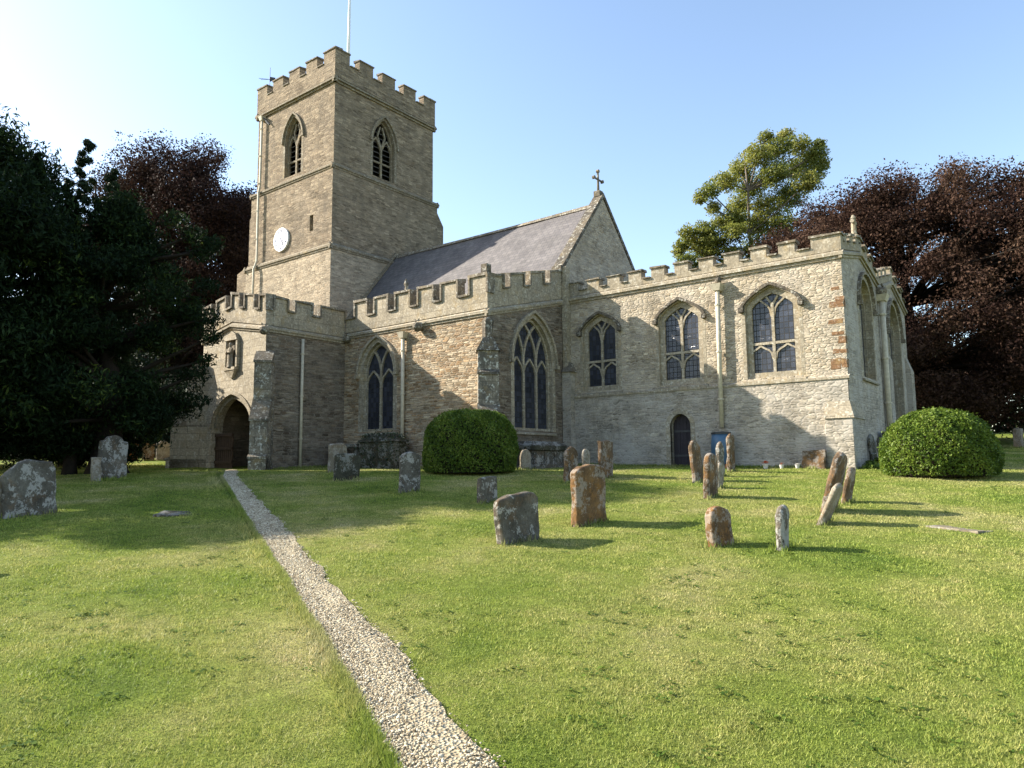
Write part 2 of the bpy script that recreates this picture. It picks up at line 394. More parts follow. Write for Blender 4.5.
def string(mb, fr, s0, s1, z, h, proj, mat, sh=None, seg=2.5):
    n = max(1, int(abs(s1-s0)/seg)); 
    for i in range(n):
        a = s0+(s1-s0)*i/n; b = s0+(s1-s0)*(i+1)/n
        q = random.uniform(-.008, .008)
        fbox(mb, fr, a, b-.004, -.05, proj+q, z-h/2, z+h/2, mat, sh, .004, h*.55)
        fbox(mb, fr, a, b-.004, -.05, proj*.45+q, z-h*.95, z-h/2-.002, mat, sh)

# ------------------------------------------------------------------ the church
church = empty('church', (-22, 26, 1.45))
tag(church, 'medieval stone parish church with square battlemented tower, porch and slate nave roof', 'church')
def part(mb, name, parent=church, **k):
    o = mb.build(name, None, **k)
    if parent is not None:
        o.parent = parent; bpy.context.view_layer.update()
        o.matrix_parent_inverse = parent.matrix_world.inverted()
    return o
BASE = -1.3

def glazing(fr, out, depth, parent, name='glass'):
    mb = MB(); panel(mb, fr, out, [], M['glass'], n=-depth); return part(mb, name, parent)
def window(fr, out, depth, tracery, hood=None, hood_mat=None, ring=.1, louvre=False, surround=.17, sill=True, smat=None, stops=True, name='window'):
    """frame ring + tracery bars are the window mesh; glass, hood mould and sill are its sub-parts"""
    smat = smat or M['ashlar']
    mb = MB()
    strip(mb, fr, out, ring, -depth-.03, -depth+.09, smat, True, off=ring/2)
    q = 0
    for t in tracery:
        pts, w = t[0], t[1]
        strip(mb, fr, pts, w, -depth-.03, -depth+.07-.002*q, smat); q += 1
    # dressed stone surround, a few millimetres proud of the rubble
    if surround:
        edge = [out[1]] + out[2:] + [out[0]]
        strip(mb, fr, edge, surround, -.12, .004, smat, False, off=-surround/2-.004)
    w = part(mb, name)
    if louvre:
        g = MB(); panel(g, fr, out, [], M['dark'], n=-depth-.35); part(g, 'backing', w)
        a, b = min(p[0] for p in out), max(p[0] for p in out); za = max(p[1] for p in out); z = out[0][1]+.1
        l = MB()
        while z < za-.5:
            l.hexa([fr(a, z, -depth-.02), fr(b, z, -depth-.02), fr(b, z+.13, -depth-.28), fr(a, z+.13, -depth-.28),
                    fr(a, z+.035, -depth-.02), fr(b, z+.035, -depth-.02), fr(b, z+.165, -depth-.28), fr(a, z+.165, -depth-.28)], M['louvre'])
            z += .3
        part(l, 'louvre', w)
    else:
        glazing(fr, out, depth, w)
    if hood:
        h = MB(); strip(h, fr, hood, .1, -.05, .12, hood_mat or M['coping'])
        if stops:
            for (a, b) in (hood[0], hood[-1]):
                fbox(h, fr, a-.08, a+.08, -.05, .17, b-.13, b+.03, hood_mat or M['coping'], None, .02)
        part(h, 'hood_mould', w)
    if sill:
        s = MB(); a, b = out[0][0], out[1][0]; z = out[0][1]
        s.hexa([fr(a-.16, z-.16, -.1), fr(b+.16, z-.16, -.1), fr(b+.16, z-.16, .09), fr(a-.16, z-.16, .09),
                fr(a-.16, z+.02, -.2), fr(b+.16, z+.02, -.2), fr(b+.16, z-.1, .09), fr(a-.16, z-.1, .09)], smat)
        part(s, 'sill', w)
    return w
def offset_arch(out, d):
    c = (out[0][0]+out[1][0])/2; a = arch_only(out); zt = max(p[1] for p in a); zs = a[0][1]
    h = (out[1][0]-out[0][0])/2
    return [(c+(p[0]-c)*(h+d)/h, zs+(p[1]-zs)*((zt-zs)+d)/(zt-zs)) for p in a]

# --- tower
TX0, TX1, TY0, TY1 = -37.95, -30.36, 23.66, 31.7
def tower_stage(z0, z1, x0, x1, y0, y1, shole=(), ehole=(), rev=.45, tm='tower'):
    mb = MB()
    panel(mb, south(y0), [(x0, z0), (x1, z0), (x1, z1), (x0, z1)], list(shole), M[tm], rev, M['towertrim'])
    panel(mb, east(x1), [(y0, z0), (y1, z0), (y1, z1), (y0, z1)], list(ehole), M[tm], rev, M['towertrim'])
    panel(mb, north(y1), [(x0, z0), (x1, z0), (x1, z1), (x0, z1)], [], M[tm])
    panel(mb, west(x0), [(y0, z0), (y1, z0), (y1, z1), (y0, z1)], [], M[tm])
    mb.face([(x0, y0, z1+EYE), (x1, y0, z1+EYE), (x1, y1, z1+EYE), (x0, y1, z1+EYE)], M['lead'])
    return part(mb, 'tower_stage')
slit = [(-32.26, 12.75), (-31.95, 12.75), (-31.95, 13.65), (-32.26, 13.65)]
bs = pointed(-34.85, -33.3, 16.45, 18.5, 19.95)
be = pointed(26.5, 28.15, 16.4, 18.4, 19.95)
tower_stage(BASE, 11.62, -38.1, -30.22, 23.52, 31.85, tm='towerlow')
tower_stage(11.62, 16.1, TX0, TX1, TY0, TY1, shole=[slit])
tower_stage(16.1, 21.0, -37.58, -30.42, 23.75, 31.36, shole=[bs], ehole=[be])
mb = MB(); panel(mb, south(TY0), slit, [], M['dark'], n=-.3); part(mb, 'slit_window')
for fr, o in ((south(23.75), bs), (east(-30.42), be)):
    c = (o[0][0]+o[1][0])/2; h = (o[1][0]-o[0][0])/2; zs = o[2][1]; za = max(p[1] for p in o)
    tr = [([(c, o[0][1]), (c, zs-.1)], .13)]
    hd = [(c-h, zs-.25), (c-h*.75, zs+.2), (c-h*.5, zs+.42), (c-h*.25, zs+.2), (c, zs-.25)]
    tr += [(hd, .1), ([(2*c-a, b) for a, b in hd], .1), ([(c, zs-.1), (c-h*.35, zs+.6), (c-h*.1, za-.35)], .1), ([(c, zs-.1), (c+h*.35, zs+.6), (c+h*.1, za-.35)], .1),
           ([(c-h, 17.4), (c+h, 17.4)], .1)]
    window(fr, o, .3, tr, hood=offset_arch(o, .2), hood_mat=M['towertrim'], smat=M['towertrim'], louvre=True, name='belfry_window', stops=False, sill=False)
mb = MB()
string(mb, south(23.52), -38.25, -30.1, 11.62, .24, .1, M['towertrim']); string(mb, east(-30.22), 23.4, 31.95, 11.62, .24, .1, M['towertrim'])
string(mb, north(31.85), -38.25, -30.1, 11.62, .24, .1, M['towertrim']); string(mb, west(-38.1), 23.4, 31.95, 11.62, .24, .1, M['towertrim'])
part(mb, 'string_course'); mb = MB()
string(mb, south(TY0), -38.05, -30.26, 16.12, .22, .1, M['towertrim']); string(mb, east(TX1), 23.56, 31.8, 16.12, .22, .1, M['towertrim'])
string(mb, north(TY1), -38.05, -30.26, 16.12, .22, .1, M['towertrim']); string(mb, west(TX0), 23.56, 31.8, 16.12, .22, .1, M['towertrim'])
part(mb, 'string_course'); mb = MB()
for fr, a, b in ((south(23.75), -37.75, -30.25), (east(-30.42), 23.58, 31.53), (north(31.36), -37.75, -30.25), (west(-37.58), 23.58, 31.53)):
    string(mb, fr, a, b, 21.02, .26, .18, M['towertrim'])
part(mb, 'string_course')
mb = MB()
def even(s0, s1, n, m):
    g = ((s1-s0)-n*m)/(n-1); return [(s0+i*(m+g), s0+i*(m+g)+m) for i in range(n)]
battlement(mb, south(23.66), -37.67, -30.33, even(-37.67, -30.33, 5, .98), 21.1, 22.05, 22.8, .42, M['tower'], M['towercoping'])
battlement(mb, north(31.45), -37.67, -30.33, even(-37.67, -30.33, 5, .98), 21.1, 22.05, 22.8, .42, M['tower'], M['towercoping'])
e5 = even(23.66, 31.45, 5, 1.0); e5[0] = (24.09, e5[0][1]); e5[-1] = (e5[-1][0], 31.02)
battlement(mb, east(-30.333), 24.09, 31.02, e5, 21.1, 22.05, 22.8, .42, M['tower'], M['towercoping'])
battlement(mb, west(-37.667), 24.09, 31.02, e5, 21.1, 22.05, 22.8, .42, M['tower'], M['towercoping'])
part(mb, 'tower_parapet')
# tower buttresses at the far corners
def buttress(x0, x1, y0, y1, stages, mat, name='buttress', cop=None):
    """stages: list of (z bottom, z at wall side of slope, outer drop, shrink dx0, dx1, dy0, dy1)"""
    mb = MB()
    for (z0, z1, zo, side) in stages:
        lo = {'W': (zo, z1, z1, zo), 'N': (z1, z1, zo, zo), 'S': (zo, zo, z1, z1), 'E': (z1, zo, zo, z1)}[side]
        mb.hexa([(x0, y0, z0+EYE), (x1, y0, z0+EYE), (x1, y1, z0+EYE), (x0, y1, z0+EYE),
                 (x0, y0, lo[0]+EYE), (x1, y0, lo[1]+EYE), (x1, y1, lo[2]+EYE), (x0, y1, lo[3]+EYE)], mat)
    return part(mb, name)
buttress(-38.95, -37.9, 24.2, 25.5, [(BASE, 16.0, 15.0, 'W')], M['tower'])
buttress(-39.8, -38.0, 24.0, 25.7, [(BASE, 12.2, 11.7, 'W')], M['tower'])
buttress(-31.6, -30.5, 31.6, 32.4, [(BASE, 16.0, 14.9, 'N')], M['tower'])
# clock
cx, cz = -34.75, 12.78
ck = MB()
fr = south(TY0)
ring = [(cx+.64*math.cos(a), cz+.64*math.sin(a)) for a in np.linspace(0, 2*math.pi, 40)[:-1]]
panel(ck, fr, ring, [], M['white'], n=.09)
strip(ck, fr, ring, .07, -.02, .11, M['white'], True)
clock = part(ck, 'clock')
for i in range(12):
    mk = MB()
    a = math.radians(30*i); u = Vector((math.sin(a), math.cos(a)))
    for o_ in ((-.03, .03) if i % 3 else (-.06, 0, .06)):
        t = Vector((u.y, -u.x))*o_
        strip(mk, fr, [tuple(Vector((cx, cz))+u*.43+t), tuple(Vector((cx, cz))+u*.57+t)], .045, .085, .1, M['clockblue'])
    part(mk, 'hour_mark', clock)
for L_, a, w, nn in ((.36, math.radians(150), .1, .115), (.52, math.radians(112), .075, .125)):
    hm = MB(); u = Vector((math.sin(a), math.cos(a)))
    strip(hm, fr, [tuple(Vector((cx, cz))-u*.12), tuple(Vector((cx, cz))+u*L_*.5), tuple(Vector((cx, cz))+u*L_)], w, nn-.02, nn, M['clockblue'])
    part(hm, 'clock_hand', clock)
def downpipe(pts, r, hop, mat=None, brackets=True):
    mb = MB(); mb.tube(pts, r, mat or M['pipe'], 8)
    o = part(mb, 'downpipe', smooth=True)
    if hop:
        h = MB(); x, y, z = pts[0]; w = r*2.4
        h.hexa([(x-w*.6, y-w*.6, z-.08), (x+w*.6, y-w*.6, z-.08), (x+w*.6, y+w, z-.08), (x-w*.6, y+w, z-.08),
                (x-w, y-w, z+.16), (x+w, y-w, z+.16), (x+w, y+w, z+.16), (x-w, y+w, z+.16)], mat or M['pipe'])
        part(h, 'hopper', o)
    if brackets:
        z = pts[0][2]-.6
        (x0, y0, _), (x1, y1, zb) = pts[0], pts[-1]
        while z > zb:
            t = (pts[0][2]-z)/max(pts[0][2]-zb, .1); x = x0+(x1-x0)*t; y = y0+(y1-y0)*t
            b = MB(); b.tube([(x, y, z-.03), (x, y, z+.03)], r*1.35, mat or M['pipe'], 8); z -= 1.7; part(b, 'pipe_bracket', o)
    return o
downpipe([(-37.0, 23.58, 20.6+EYE), (-37.0, 23.58, 16.5+EYE), (-36.95, 23.46, 16.0+EYE), (-36.9, 23.46, 11.9+EYE), (-36.95, 23.3, 11.4+EYE), (-36.95, 23.3, 7.0+EYE)], .07, True)
mb = MB(); mb.tube([(-37.0, 23.6, 20.8+EYE), (-36.3, 23.62, 20.1+EYE)], .05, M['pipedark'], 6); part(mb, 'waste_pipe')
mb = MB(); mb.tube([(-34.0, 27.5, 21.0+EYE), (-33.95, 27.5, 27+EYE), (-33.9, 27.5, 33+EYE)], [.11, .09, .05], M['pole'], 10)
part(mb, 'flagpole', smooth=True)
mb = MB(); vx, vy = -37.35, 24.25
mb.tube([(vx, vy, 22.6+EYE), (vx, vy, 24.3+EYE)], .017, M['pipedark'], 6)
mb.tube([(vx-.55*HY, vy+.55*HX, 23.55+EYE), (vx+.55*HY, vy-.55*HX, 23.55+EYE)], .012, M['pipedark'], 6)
mb.tube([(vx-.4, vy-.5, 23.55+EYE), (vx+.4, vy+.5, 23.55+EYE)], .014, M['pipedark'], 6)
ax_, ay_ = HY, -HX
mb.hexa([(vx+ax_*.02-.01, vy+ay_*.02-.01, 23.4+EYE), (vx+ax_*.32-.01, vy+ay_*.32-.01, 23.55+EYE), (vx+ax_*.32+.01, vy+ay_*.32+.01, 23.55+EYE), (vx+ax_*.02+.01, vy+ay_*.02+.01, 23.4+EYE),
         (vx+ax_*.02-.01, vy+ay_*.02-.01, 23.72+EYE), (vx+ax_*.32-.01, vy+ay_*.32-.01, 23.66+EYE), (vx+ax_*.32+.01, vy+ay_*.32+.01, 23.66+EYE), (vx+ax_*.02+.01, vy+ay_*.02+.01, 23.72+EYE)], M['pipedark'])
part(mb, 'weather_vane')

# --- nave: roof, gable, hidden walls
RY, RZ = 28.22, 12.0
def roof_slope(mb, x0, x1, y0, z0, y1, z1, mat, nx=28, ny=10, th=.1):
    i0 = len(mb.v); k = mb.mi(mat)
    for i in range(nx+1):
        for j in range(ny+1):
            x = x0+(x1-x0)*i/nx; t = j/ny
            s = -.07*math.sin(math.pi*i/nx) + .03*noise.noise(Vector((x*.7, t*3, 1.3)))
            mb.v.append((x, y0+(y1-y0)*t, z0+(z1-z0)*t+s+EYE))
    for i in range(nx):
        for j in range(ny):
            a = i0+i*(ny+1)+j; mb.f.append((a, a+ny+1, a+ny+2, a+1)); mb.m.append(k)
mb = MB()
roof_slope(mb, -30.3, -16.75, 24.4, 7.25, RY, RZ, M['slate'])
roof_slope(mb, -30.3, -16.75, 32.0, 7.3, RY, RZ, M['slate'])
nr = part(mb, 'nave_roof')
mb = MB()
for i in range(27):
    x = -30.2+i*.5; mb.hexa([(x, RY-.17, RZ-.16+EYE), (x+.49, RY-.17, RZ-.16+EYE), (x+.49, RY+.17, RZ-.16+EYE), (x, RY+.17, RZ-.16+EYE),
        (x, RY-.05, RZ+.06-.07*math.sin(math.pi*i/27)+EYE), (x+.49, RY-.05, RZ+.06-.07*math.sin(math.pi*i/27)+EYE), (x+.49, RY+.05, RZ+.06-.07*math.sin(math.pi*i/27)+EYE), (x, RY+.05, RZ+.06-.07*math.sin(math.pi*i/27)+EYE)], M['coping'])
part(mb, 'ridge_tile', nr)
mb = MB()      # creasing of stone where the roof meets the tower
strip(mb, east(-30.2), [(23.9, 6.85), (RY-.05, 12.15), (32.4, 7.0)], .12, -.1, .05, M['towertrim'])
part(mb, 'flashing', nr)
GX = -16.53
mb = MB()
gable = [(24.95, BASE), (31.6, BASE), (31.6, 8.75), (28.3, 12.2), (24.95, 8.2)]
panel(mb, east(GX), gable, [], M['chapel'])
panel(mb, west(GX-.5), gable, [], M['chapel'])
panel(mb, north(31.6), [(-30.3, BASE), (-16.6, BASE), (-16.6, 7.6), (-30.3, 7.6)], [], M['chapel'])
panel(mb, south(25.0), [(-30.2, BASE), (-16.6, BASE), (-16.6, 7.2), (-30.2, 7.2)], [], M['chapel'])
gb = part(mb, 'nave_gable')
mb = MB()
strip(mb, east(GX), [(24.75, 8.15), (28.3, 12.38), (31.85, 8.6)], .15, -.45, .05, M['hood'])
fbox(mb, east(GX), 24.6, 25.0, -.4, .08, 7.98, 8.25, M['hood'], None, .02)
fbox(mb, east(GX), 31.5, 31.95, -.5, .1, 8.35, 8.75, M['coping'], None, .02)
part(mb, 'gable_coping', gb)
mb = MB()
fy = 28.3; fx = GX-.24
fbox(mb, east(fx), fy-.16, fy+.16, -.16, .16, 12.35, 12.62, M['coping'])
mb.tube([(fx, fy, 12.6+EYE), (fx, fy, 13.6+EYE)], [.065, .045], M['coping'], 8)
mb.tube([(fx, fy-.36, 13.2+EYE), (fx, fy+.36, 13.2+EYE)], .045, M['coping'], 8)
for (a, b) in ((fy-.37, 13.2), (fy+.37, 13.2), (fy, 13.6)):
    mb.tube([(fx-.06, a, b+EYE), (fx+.06, a, b+EYE)], .085, M['coping'], 8)
part(mb, 'gable_cross')

# --- south aisle
AY, AX = 19.89, -16.53
w_as = pointed(-23.3, -21.45, 1.4, 3.75, 5.05)
w_ae = pointed(21.45, 23.95, 1.3, 3.95, 5.72)
mb = MB()
panel(mb, south(AY), [(-24.6, BASE), (AX, BASE), (AX, 5.55), (-24.6, 5.55)], [w_as], M['aisle'], .35, M['ashlar'])
aw = part(mb, 'aisle_wall')
esh = lambda s: .25*(s-AY)
mb = MB()
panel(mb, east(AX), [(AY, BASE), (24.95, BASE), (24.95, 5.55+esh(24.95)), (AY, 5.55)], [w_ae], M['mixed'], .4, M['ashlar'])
part(mb, 'aisle_wall'); mb = MB()
panel(mb, west(-30.2), [(AY, BASE), (24.95, BASE), (24.95, 6.8), (AY, 5.55)], [], M['aisle'])
part(mb, 'aisle_wall')
mb = MB()
panel(mb, south(AY), [(-30.3, BASE), (-29.0, BASE), (-29.0, 5.55), (-30.3, 5.55)], [], M['aisle'])
part(mb, 'aisle_wall')
mb = MB()
mb.face([(-30.2, AY, 5.75+EYE), (AX-.2, AY, 5.75+EYE), (AX-.2, 24.9, 7.1+EYE), (-30.2, 24.9, 7.1+EYE)], M['lead'])
part(mb, 'aisle_roof')
mb = MB()
string(mb, south(AY), -24.4, AX+.1, 5.57, .2, .1, M['ashlar']); string(mb, east(AX), AY-.1, 24.7, 5.57, .2, .1, M['ashlar'], esh)
part(mb, 'string_course')
mer = [(-17.35, AX+.02), (-18.78, -17.96), (-20.02, -19.22), (-21.3, -20.5), (-22.56, -21.78), (-23.8, -23.04)]
mb = MB()
battlement(mb, south(AY-.02), -24.43, AX+.02, mer, 5.66, 6.22, 7.02, .34, M['parapet'], M['coping'], None, True, .07, .14)
part(mb, 'aisle_parapet')
mb = MB()
battlement(mb, east(AX+.018), AY+.33, 24.72, [(AY+.33, 20.78), (21.2, 22.05), (22.5, 23.38), (23.85, 24.72)], 5.66, 6.3, 6.95, .34, M['parapet'], M['coping'], esh, True, .07, .14)
part(mb, 'aisle_parapet')
def carved_stub(x, y, z, h, r, name='finial'):
    mb = MB(); mb.tube([(x, y, z+EYE), (x+.02, y, z+h*.35+EYE), (x, y, z+h*.55+EYE), (x-.02, y, z+h*.8+EYE), (x, y, z+h+EYE)], [r, r*.8, r*1.25, r*.7, r*.2], M['coping'], 7)
    return part(mb, name)
mb = MB(); mb.box(AX-.3, AX-.02, AY+.0, AY+.25, 7.0+EYE, 7.33+EYE, M['hood']); part(mb, 'finial')
carved_stub(-20.9, AY+.15, 7.0, .5, .085)
def gargoyle(x, y, z, s=.2, d=(0, -1)):
    mb = MB(); k = []
    for i, (t, r) in enumerate(((0, .9), (.5, 1.0), (1.0, 1.15), (1.5, 1.2), (1.9, .8), (2.1, .4))):
        k.append(((x+d[0]*t*s*.8, y+d[1]*t*s*.8, z+EYE-.03*i), r*s))
    mb.tube([a for a, _ in k], [b for _, b in k], M['coping'], 9)
    for q in (-1, 1):
        p = Vector((x+d[0]*s*1.0, y+d[1]*s*1.0, z+EYE+s*.9)); sd = Vector((-d[1], d[0], 0))*q*s*.7
        mb.tube([p+sd*.5, p+sd+Vector((0, 0, s*.55))], [s*.3, s*.1], M['coping'], 5)
    return part(mb, 'gargoyle')
gargoyle(-19.9, AY-.05, 5.42, .17); gargoyle(-24.3, AY-.0, 5.42, .14, (.7, -.7)); gargoyle(-24.4, 15.95, 5.28, .15, (.7, -.7))
# aisle windows
def y_tracery(o, n):
    """intersecting tracery: mullions branch into arcs of the head's own radius"""
    s0, s1 = o[0][0], o[1][0]; z0 = o[0][1]; zs = o[2][1]; za = max(p[1] for p in o); h = (s1-s0)/2; H = za-zs
    r = (h*h+H*H)/(2*h); tr = []
    inside = lambda s, z: z <= zs or (math.hypot(s-(s1-r), z-zs) < r+.02 and math.hypot(s-(s0+r), z-zs) < r+.02)
    for i in range(1, n):
        m = s0+(s1-s0)*i/n
        tr.append(([(m, z0), (m, zs)], .115))
        for sg in (-1, 1):
            arc = []
            for k in range(0, 22):
                a = k/21*1.25; p = (m+sg*(r-r*math.cos(a)), zs+r*math.sin(a))
                if not inside(*p): break
                arc.append(p)
            if len(arc) > 1: tr.append((arc, .1))
    w = (s1-s0)/n                   # pointed heads of the lights
    for i in range(n):
        c = s0+w*(i+.5); hh = w/2
        hd = [(c-hh, zs-.45), (c-hh*.72, zs-.15), (c-hh*.35, zs+.02), (c, zs+.16)]
        tr.append((hd, .075)); tr.append(([(2*c-a, b) for a, b in hd], .075))
    return tr
window(south(AY), w_as, .24, y_tracery(w_as, 2), hood=offset_arch(w_as, .25), hood_mat=M['ashlar'], surround=.22)
window(east(AX), w_ae, .24, y_tracery(w_ae, 3), hood=offset_arch(w_ae, .24), hood_mat=M['ashlar'], surround=.2)
downpipe([(-20.78, AY-.12, 5.1+EYE), (-20.78, AY-.12, .1+EYE)], .075, True)
def diagonal_buttress(cx, cy, ang, w, stages, mat, cop, pinn=False):
    """stages: (z0, z1, reach, slope height, inner edge) along direction ang"""
    d = Vector((math.cos(ang), math.sin(ang), 0)); t = Vector((-d.y, d.x, 0)); c = Vector((cx, cy, 0)); mb = MB(); caps = []
    P = lambda a, b, z: c + d*a + t*b + Vector((0, 0, z+EYE))
    for (z0, z1, reach, sl, inner) in stages:
        mb.hexa([P(-.3, -w/2, z0), P(reach, -w/2, z0), P(reach, w/2, z0), P(-.3, w/2, z0), P(-.3, -w/2, z1), P(reach, -w/2, z1), P(reach, w/2, z1), P(-.3, w/2, z1)], mat)
        if sl:
            cm = MB()
            cm.hexa([P(inner-.02, -w/2-.03, z1-.02), P(reach+.05, -w/2-.03, z1-.06), P(reach+.05, w/2+.03, z1-.06), P(inner-.02, w/2+.03, z1-.02),
                     P(inner-.02, -w/2-.03, z1+sl), P(reach+.05, -w/2-.03, z1+.03), P(reach+.05, w/2+.03, z1+.03), P(inner-.02, w/2+.03, z1+sl)], cop)
            caps.append((cm, 'weathering'))
    if pinn:
        z1 = stages[-1][1]; r = stages[-1][2]; cm = MB()
        # gablet and broken pinnacle
        cm.hexa([P(-.1, -w/2-.06, z1), P(r+.08, -w/2-.06, z1), P(r+.08, w/2+.06, z1), P(-.1, w/2+.06, z1), P(-.1, -.17, z1+.5), P(r-.15, -.17, z1+.5), P(r-.15, .17, z1+.5), P(-.1, .17, z1+.5)], cop)
        cm.tube([P(.18, 0, z1+.45), P(.18, 0, z1+.95), P(.16, .02, z1+1.15), P(.2, 0, z1+1.3)], [.2, .19, .22, .1], cop, 6)
        caps.append((cm, 'pinnacle'))
    o = part(mb, 'buttress')
    for cm, nm in caps: part(cm, nm, o)
    return o
diagonal_buttress(AX-.05, AY+.05, math.radians(-48), .72, [(BASE, 1.8, .95, .35, .75), (1.8, 3.2, .78, .22, .62), (3.2, 4.0, .7, 0, .5)], M['buttstone'], M['hood'], True)
# join between aisle, gable and chapel
mb = MB()
mb.box(-16.5, -16.1, 24.62, 25.02, 3.3-6.2, 3.75+EYE, M['plinth']); 
mb.box(-16.5, -16.28, 24.7, 24.99, 3.7+EYE, 8.2+EYE, M['ashlar'])
o = part(mb, 'buttress')
mb = MB(); mb.hexa([(-16.5, 24.55, 3.75+EYE), (-16.0, 24.55, 3.75+EYE), (-16.0, 24.98, 3.75+EYE), (-16.5, 24.98, 3.75+EYE), (-16.4, 24.8, 4.15+EYE), (-16.2, 24.8, 4.15+EYE), (-16.2, 24.97, 4.15+EYE), (-16.4, 24.97, 4.15+EYE)], M['coping'])
part(mb, 'weathering', o)

# --- porch
PX0, PX1, PY = -29.0, -24.46, 16.05
arch = pointed(-28.15, -25.3, BASE, 1.6, 2.9, 14)
arch = arch[:2]+[(a_, 1.6+(b_-1.6)*.35+.65*1.3*math.sqrt(max(0, 1-((a_+26.725)/1.425)**2))) for a_, b_ in arch[2:]]
arch_in = arch
psh = lambda s: .42*(1-abs(s+26.85)/2.3) if abs(s+26.85) < 2.3 else 0.
mb = MB()
panel(mb, south(PY), [(PX0, BASE), (-28.15, BASE)] + list(reversed(arch[2:])) + [(-25.3, BASE), (PX1, BASE), (PX1, 5.36), (-26.85, 5.78), (PX0, 5.36)], [], M['porch'])
for a, b in zip(arch[1:], arch[2:]+arch[:1]):
    mb.face([south(PY)(*a, 0), south(PY)(*b, 0), south(PY)(*b, -.5), south(PY)(*a, -.5)], M['porch'])
panel(mb, south(PY+.5), [(PX0+.4, BASE), (-28.15, BASE)] + list(reversed(arch[2:])) + [(-25.3, BASE), (PX1-.4, BASE), (PX1-.4, 5.3), (PX0+.4, 5.3)], [], M['porch'])
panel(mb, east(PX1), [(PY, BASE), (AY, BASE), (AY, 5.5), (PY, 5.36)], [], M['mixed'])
panel(mb, west(PX0), [(PY, BASE), (AY, BASE), (AY, 5.5), (PY, 5.36)], [], M['porch'])
panel(mb, east(PX0+.4), [(PY+.5, BASE), (AY, BASE), (AY, 5.3), (PY+.5, 5.3)], [], M['tower'])  # inner walls take the darker tower stone to paint in the porch's shade
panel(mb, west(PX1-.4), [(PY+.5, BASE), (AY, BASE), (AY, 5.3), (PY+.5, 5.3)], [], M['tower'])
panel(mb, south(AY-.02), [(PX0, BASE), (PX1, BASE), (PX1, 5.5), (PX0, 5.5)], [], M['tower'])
mb.face([(PX0, PY, 5.6+EYE), (PX1, PY, 5.6+EYE), (PX1, AY, 5.6+EYE), (PX0, AY, 5.6+EYE)], M['lead'])
mb.face([(PX0, PY, 4.2+EYE), (PX1, PY, 4.2+EYE), (PX1, AY, 4.2+EYE), (PX0, AY, 4.2+EYE)], M['wood'])
part(mb, 'porch')
mb = MB(); strip(mb, south(PY), list(reversed(offset_arch(arch, .1))), .16, -.2, .05, M['ashlar'])
strip(mb, south(PY), list(reversed(offset_arch(arch, -.08))), .14, -.3, -.1, M['ashlar']); part(mb, 'porch_arch')
mb = MB()
string(mb, south(PY), PX0-.1, -26.85, 5.36, .2, .12, M['ashlar'], psh); string(mb, south(PY), -26.85, PX1+.1, 5.36, .2, .12, M['ashlar'], psh)
string(mb, east(PX1), PY-.1, AY-.1, 5.4, .2, .1, M['ashlar']); string(mb, west(PX0), PY-.1, AY, 5.4, .2, .1, M['ashlar'])
part(mb, 'string_course')
mb = MB()
battlement(mb, south(PY-.03), PX0, -26.85, [(PX0, -28.42), (-27.96, -27.3)], 5.48, 6.05, 6.75, .32, M['parapet'], M['coping'], psh, True, .07, .14)
battlement(mb, south(PY-.03), -26.85, PX1, [(-26.84, -26.3), (-25.9, -25.25), (-24.85, PX1)], 5.48, 6.05, 6.75, .32, M['parapet'], M['coping'], psh, True, .07, .14)
battlement(mb, east(PX1+.03), PY+.29, AY-.06, [(PY+.29, 16.95), (17.32, 18.12), (18.55, AY-.06)], 5.48, 6.1, 6.72, .32, M['parapet'], M['coping'], None, True, .07, .14)
battlement(mb, west(PX0+.0), PY+.3, AY-.06, [(PY+.3, 16.95), (17.32, 18.12), (18.55, AY-.06)], 5.48, 6.1, 6.72, .32, M['parapet'], M['coping'], None, True, .07, .14)
part(mb, 'porch_parapet')
diagonal_buttress(PX1-.05, PY+.05, math.radians(-45), .62, [(BASE, .35, 1.05, .12, .95), (BASE, 1.75, .95, .85, .45), (1.7, 4.0, .5, .45, .1)], M['buttstone'], M['coping'])
diagonal_buttress(PX0+.05, PY+.05, math.radians(-135), .7, [(BASE, .35, 1.3, .12, 1.15), (BASE, 1.75, 1.15, .85, .55), (1.7, 4.0, .55, .45, .1)], M['porch'], M['coping'])
downpipe([(-24.34, 17.66, 5.1+EYE), (-24.34, 17.66, -.1+EYE)], .06, False)
# niche above the arch
mb = MB(); fr = south(PY); nx, nz = -26.72, 4.0
nich = pointed(nx-.38, nx+.38, nz, 5.05, 5.42)
strip(mb, fr, [nich[0]] + list(reversed(nich[2:])) + [nich[1]], .12, -.05, .1, M['porch'])
panel(mb, fr, nich, [], M['coping'], n=.006)
fbox(mb, fr, nx-.4, nx+.4, 0, .18, nz-.12, nz, M['porch'])
mb.hexa([fr(nx-.1, nz-.42, 0), fr(nx+.1, nz-.42, 0), fr(nx+.1, nz-.42, .08), fr(nx-.1, nz-.42, .08), fr(nx-.36, nz-.122, 0), fr(nx+.36, nz-.122, 0), fr(nx+.36, nz-.122, .16), fr(nx-.36, nz-.122, .16)], M['porch'])
for q in (-1, 1): fbox(mb, fr, nx+q*.41-.05, nx+q*.41+.05, .0, .12, nz, 5.1, M['porch'])
mb.hexa([fr(nx-.46, 5.1, 0), fr(nx+.46, 5.1, 0), fr(nx+.46, 5.1, .15), fr(nx-.46, 5.1, .15), fr(nx-.3, 5.4, 0), fr(nx+.3, 5.4, 0), fr(nx+.3, 5.36, .13), fr(nx-.3, 5.36, .13)], M['porch'])
part(mb, 'niche')
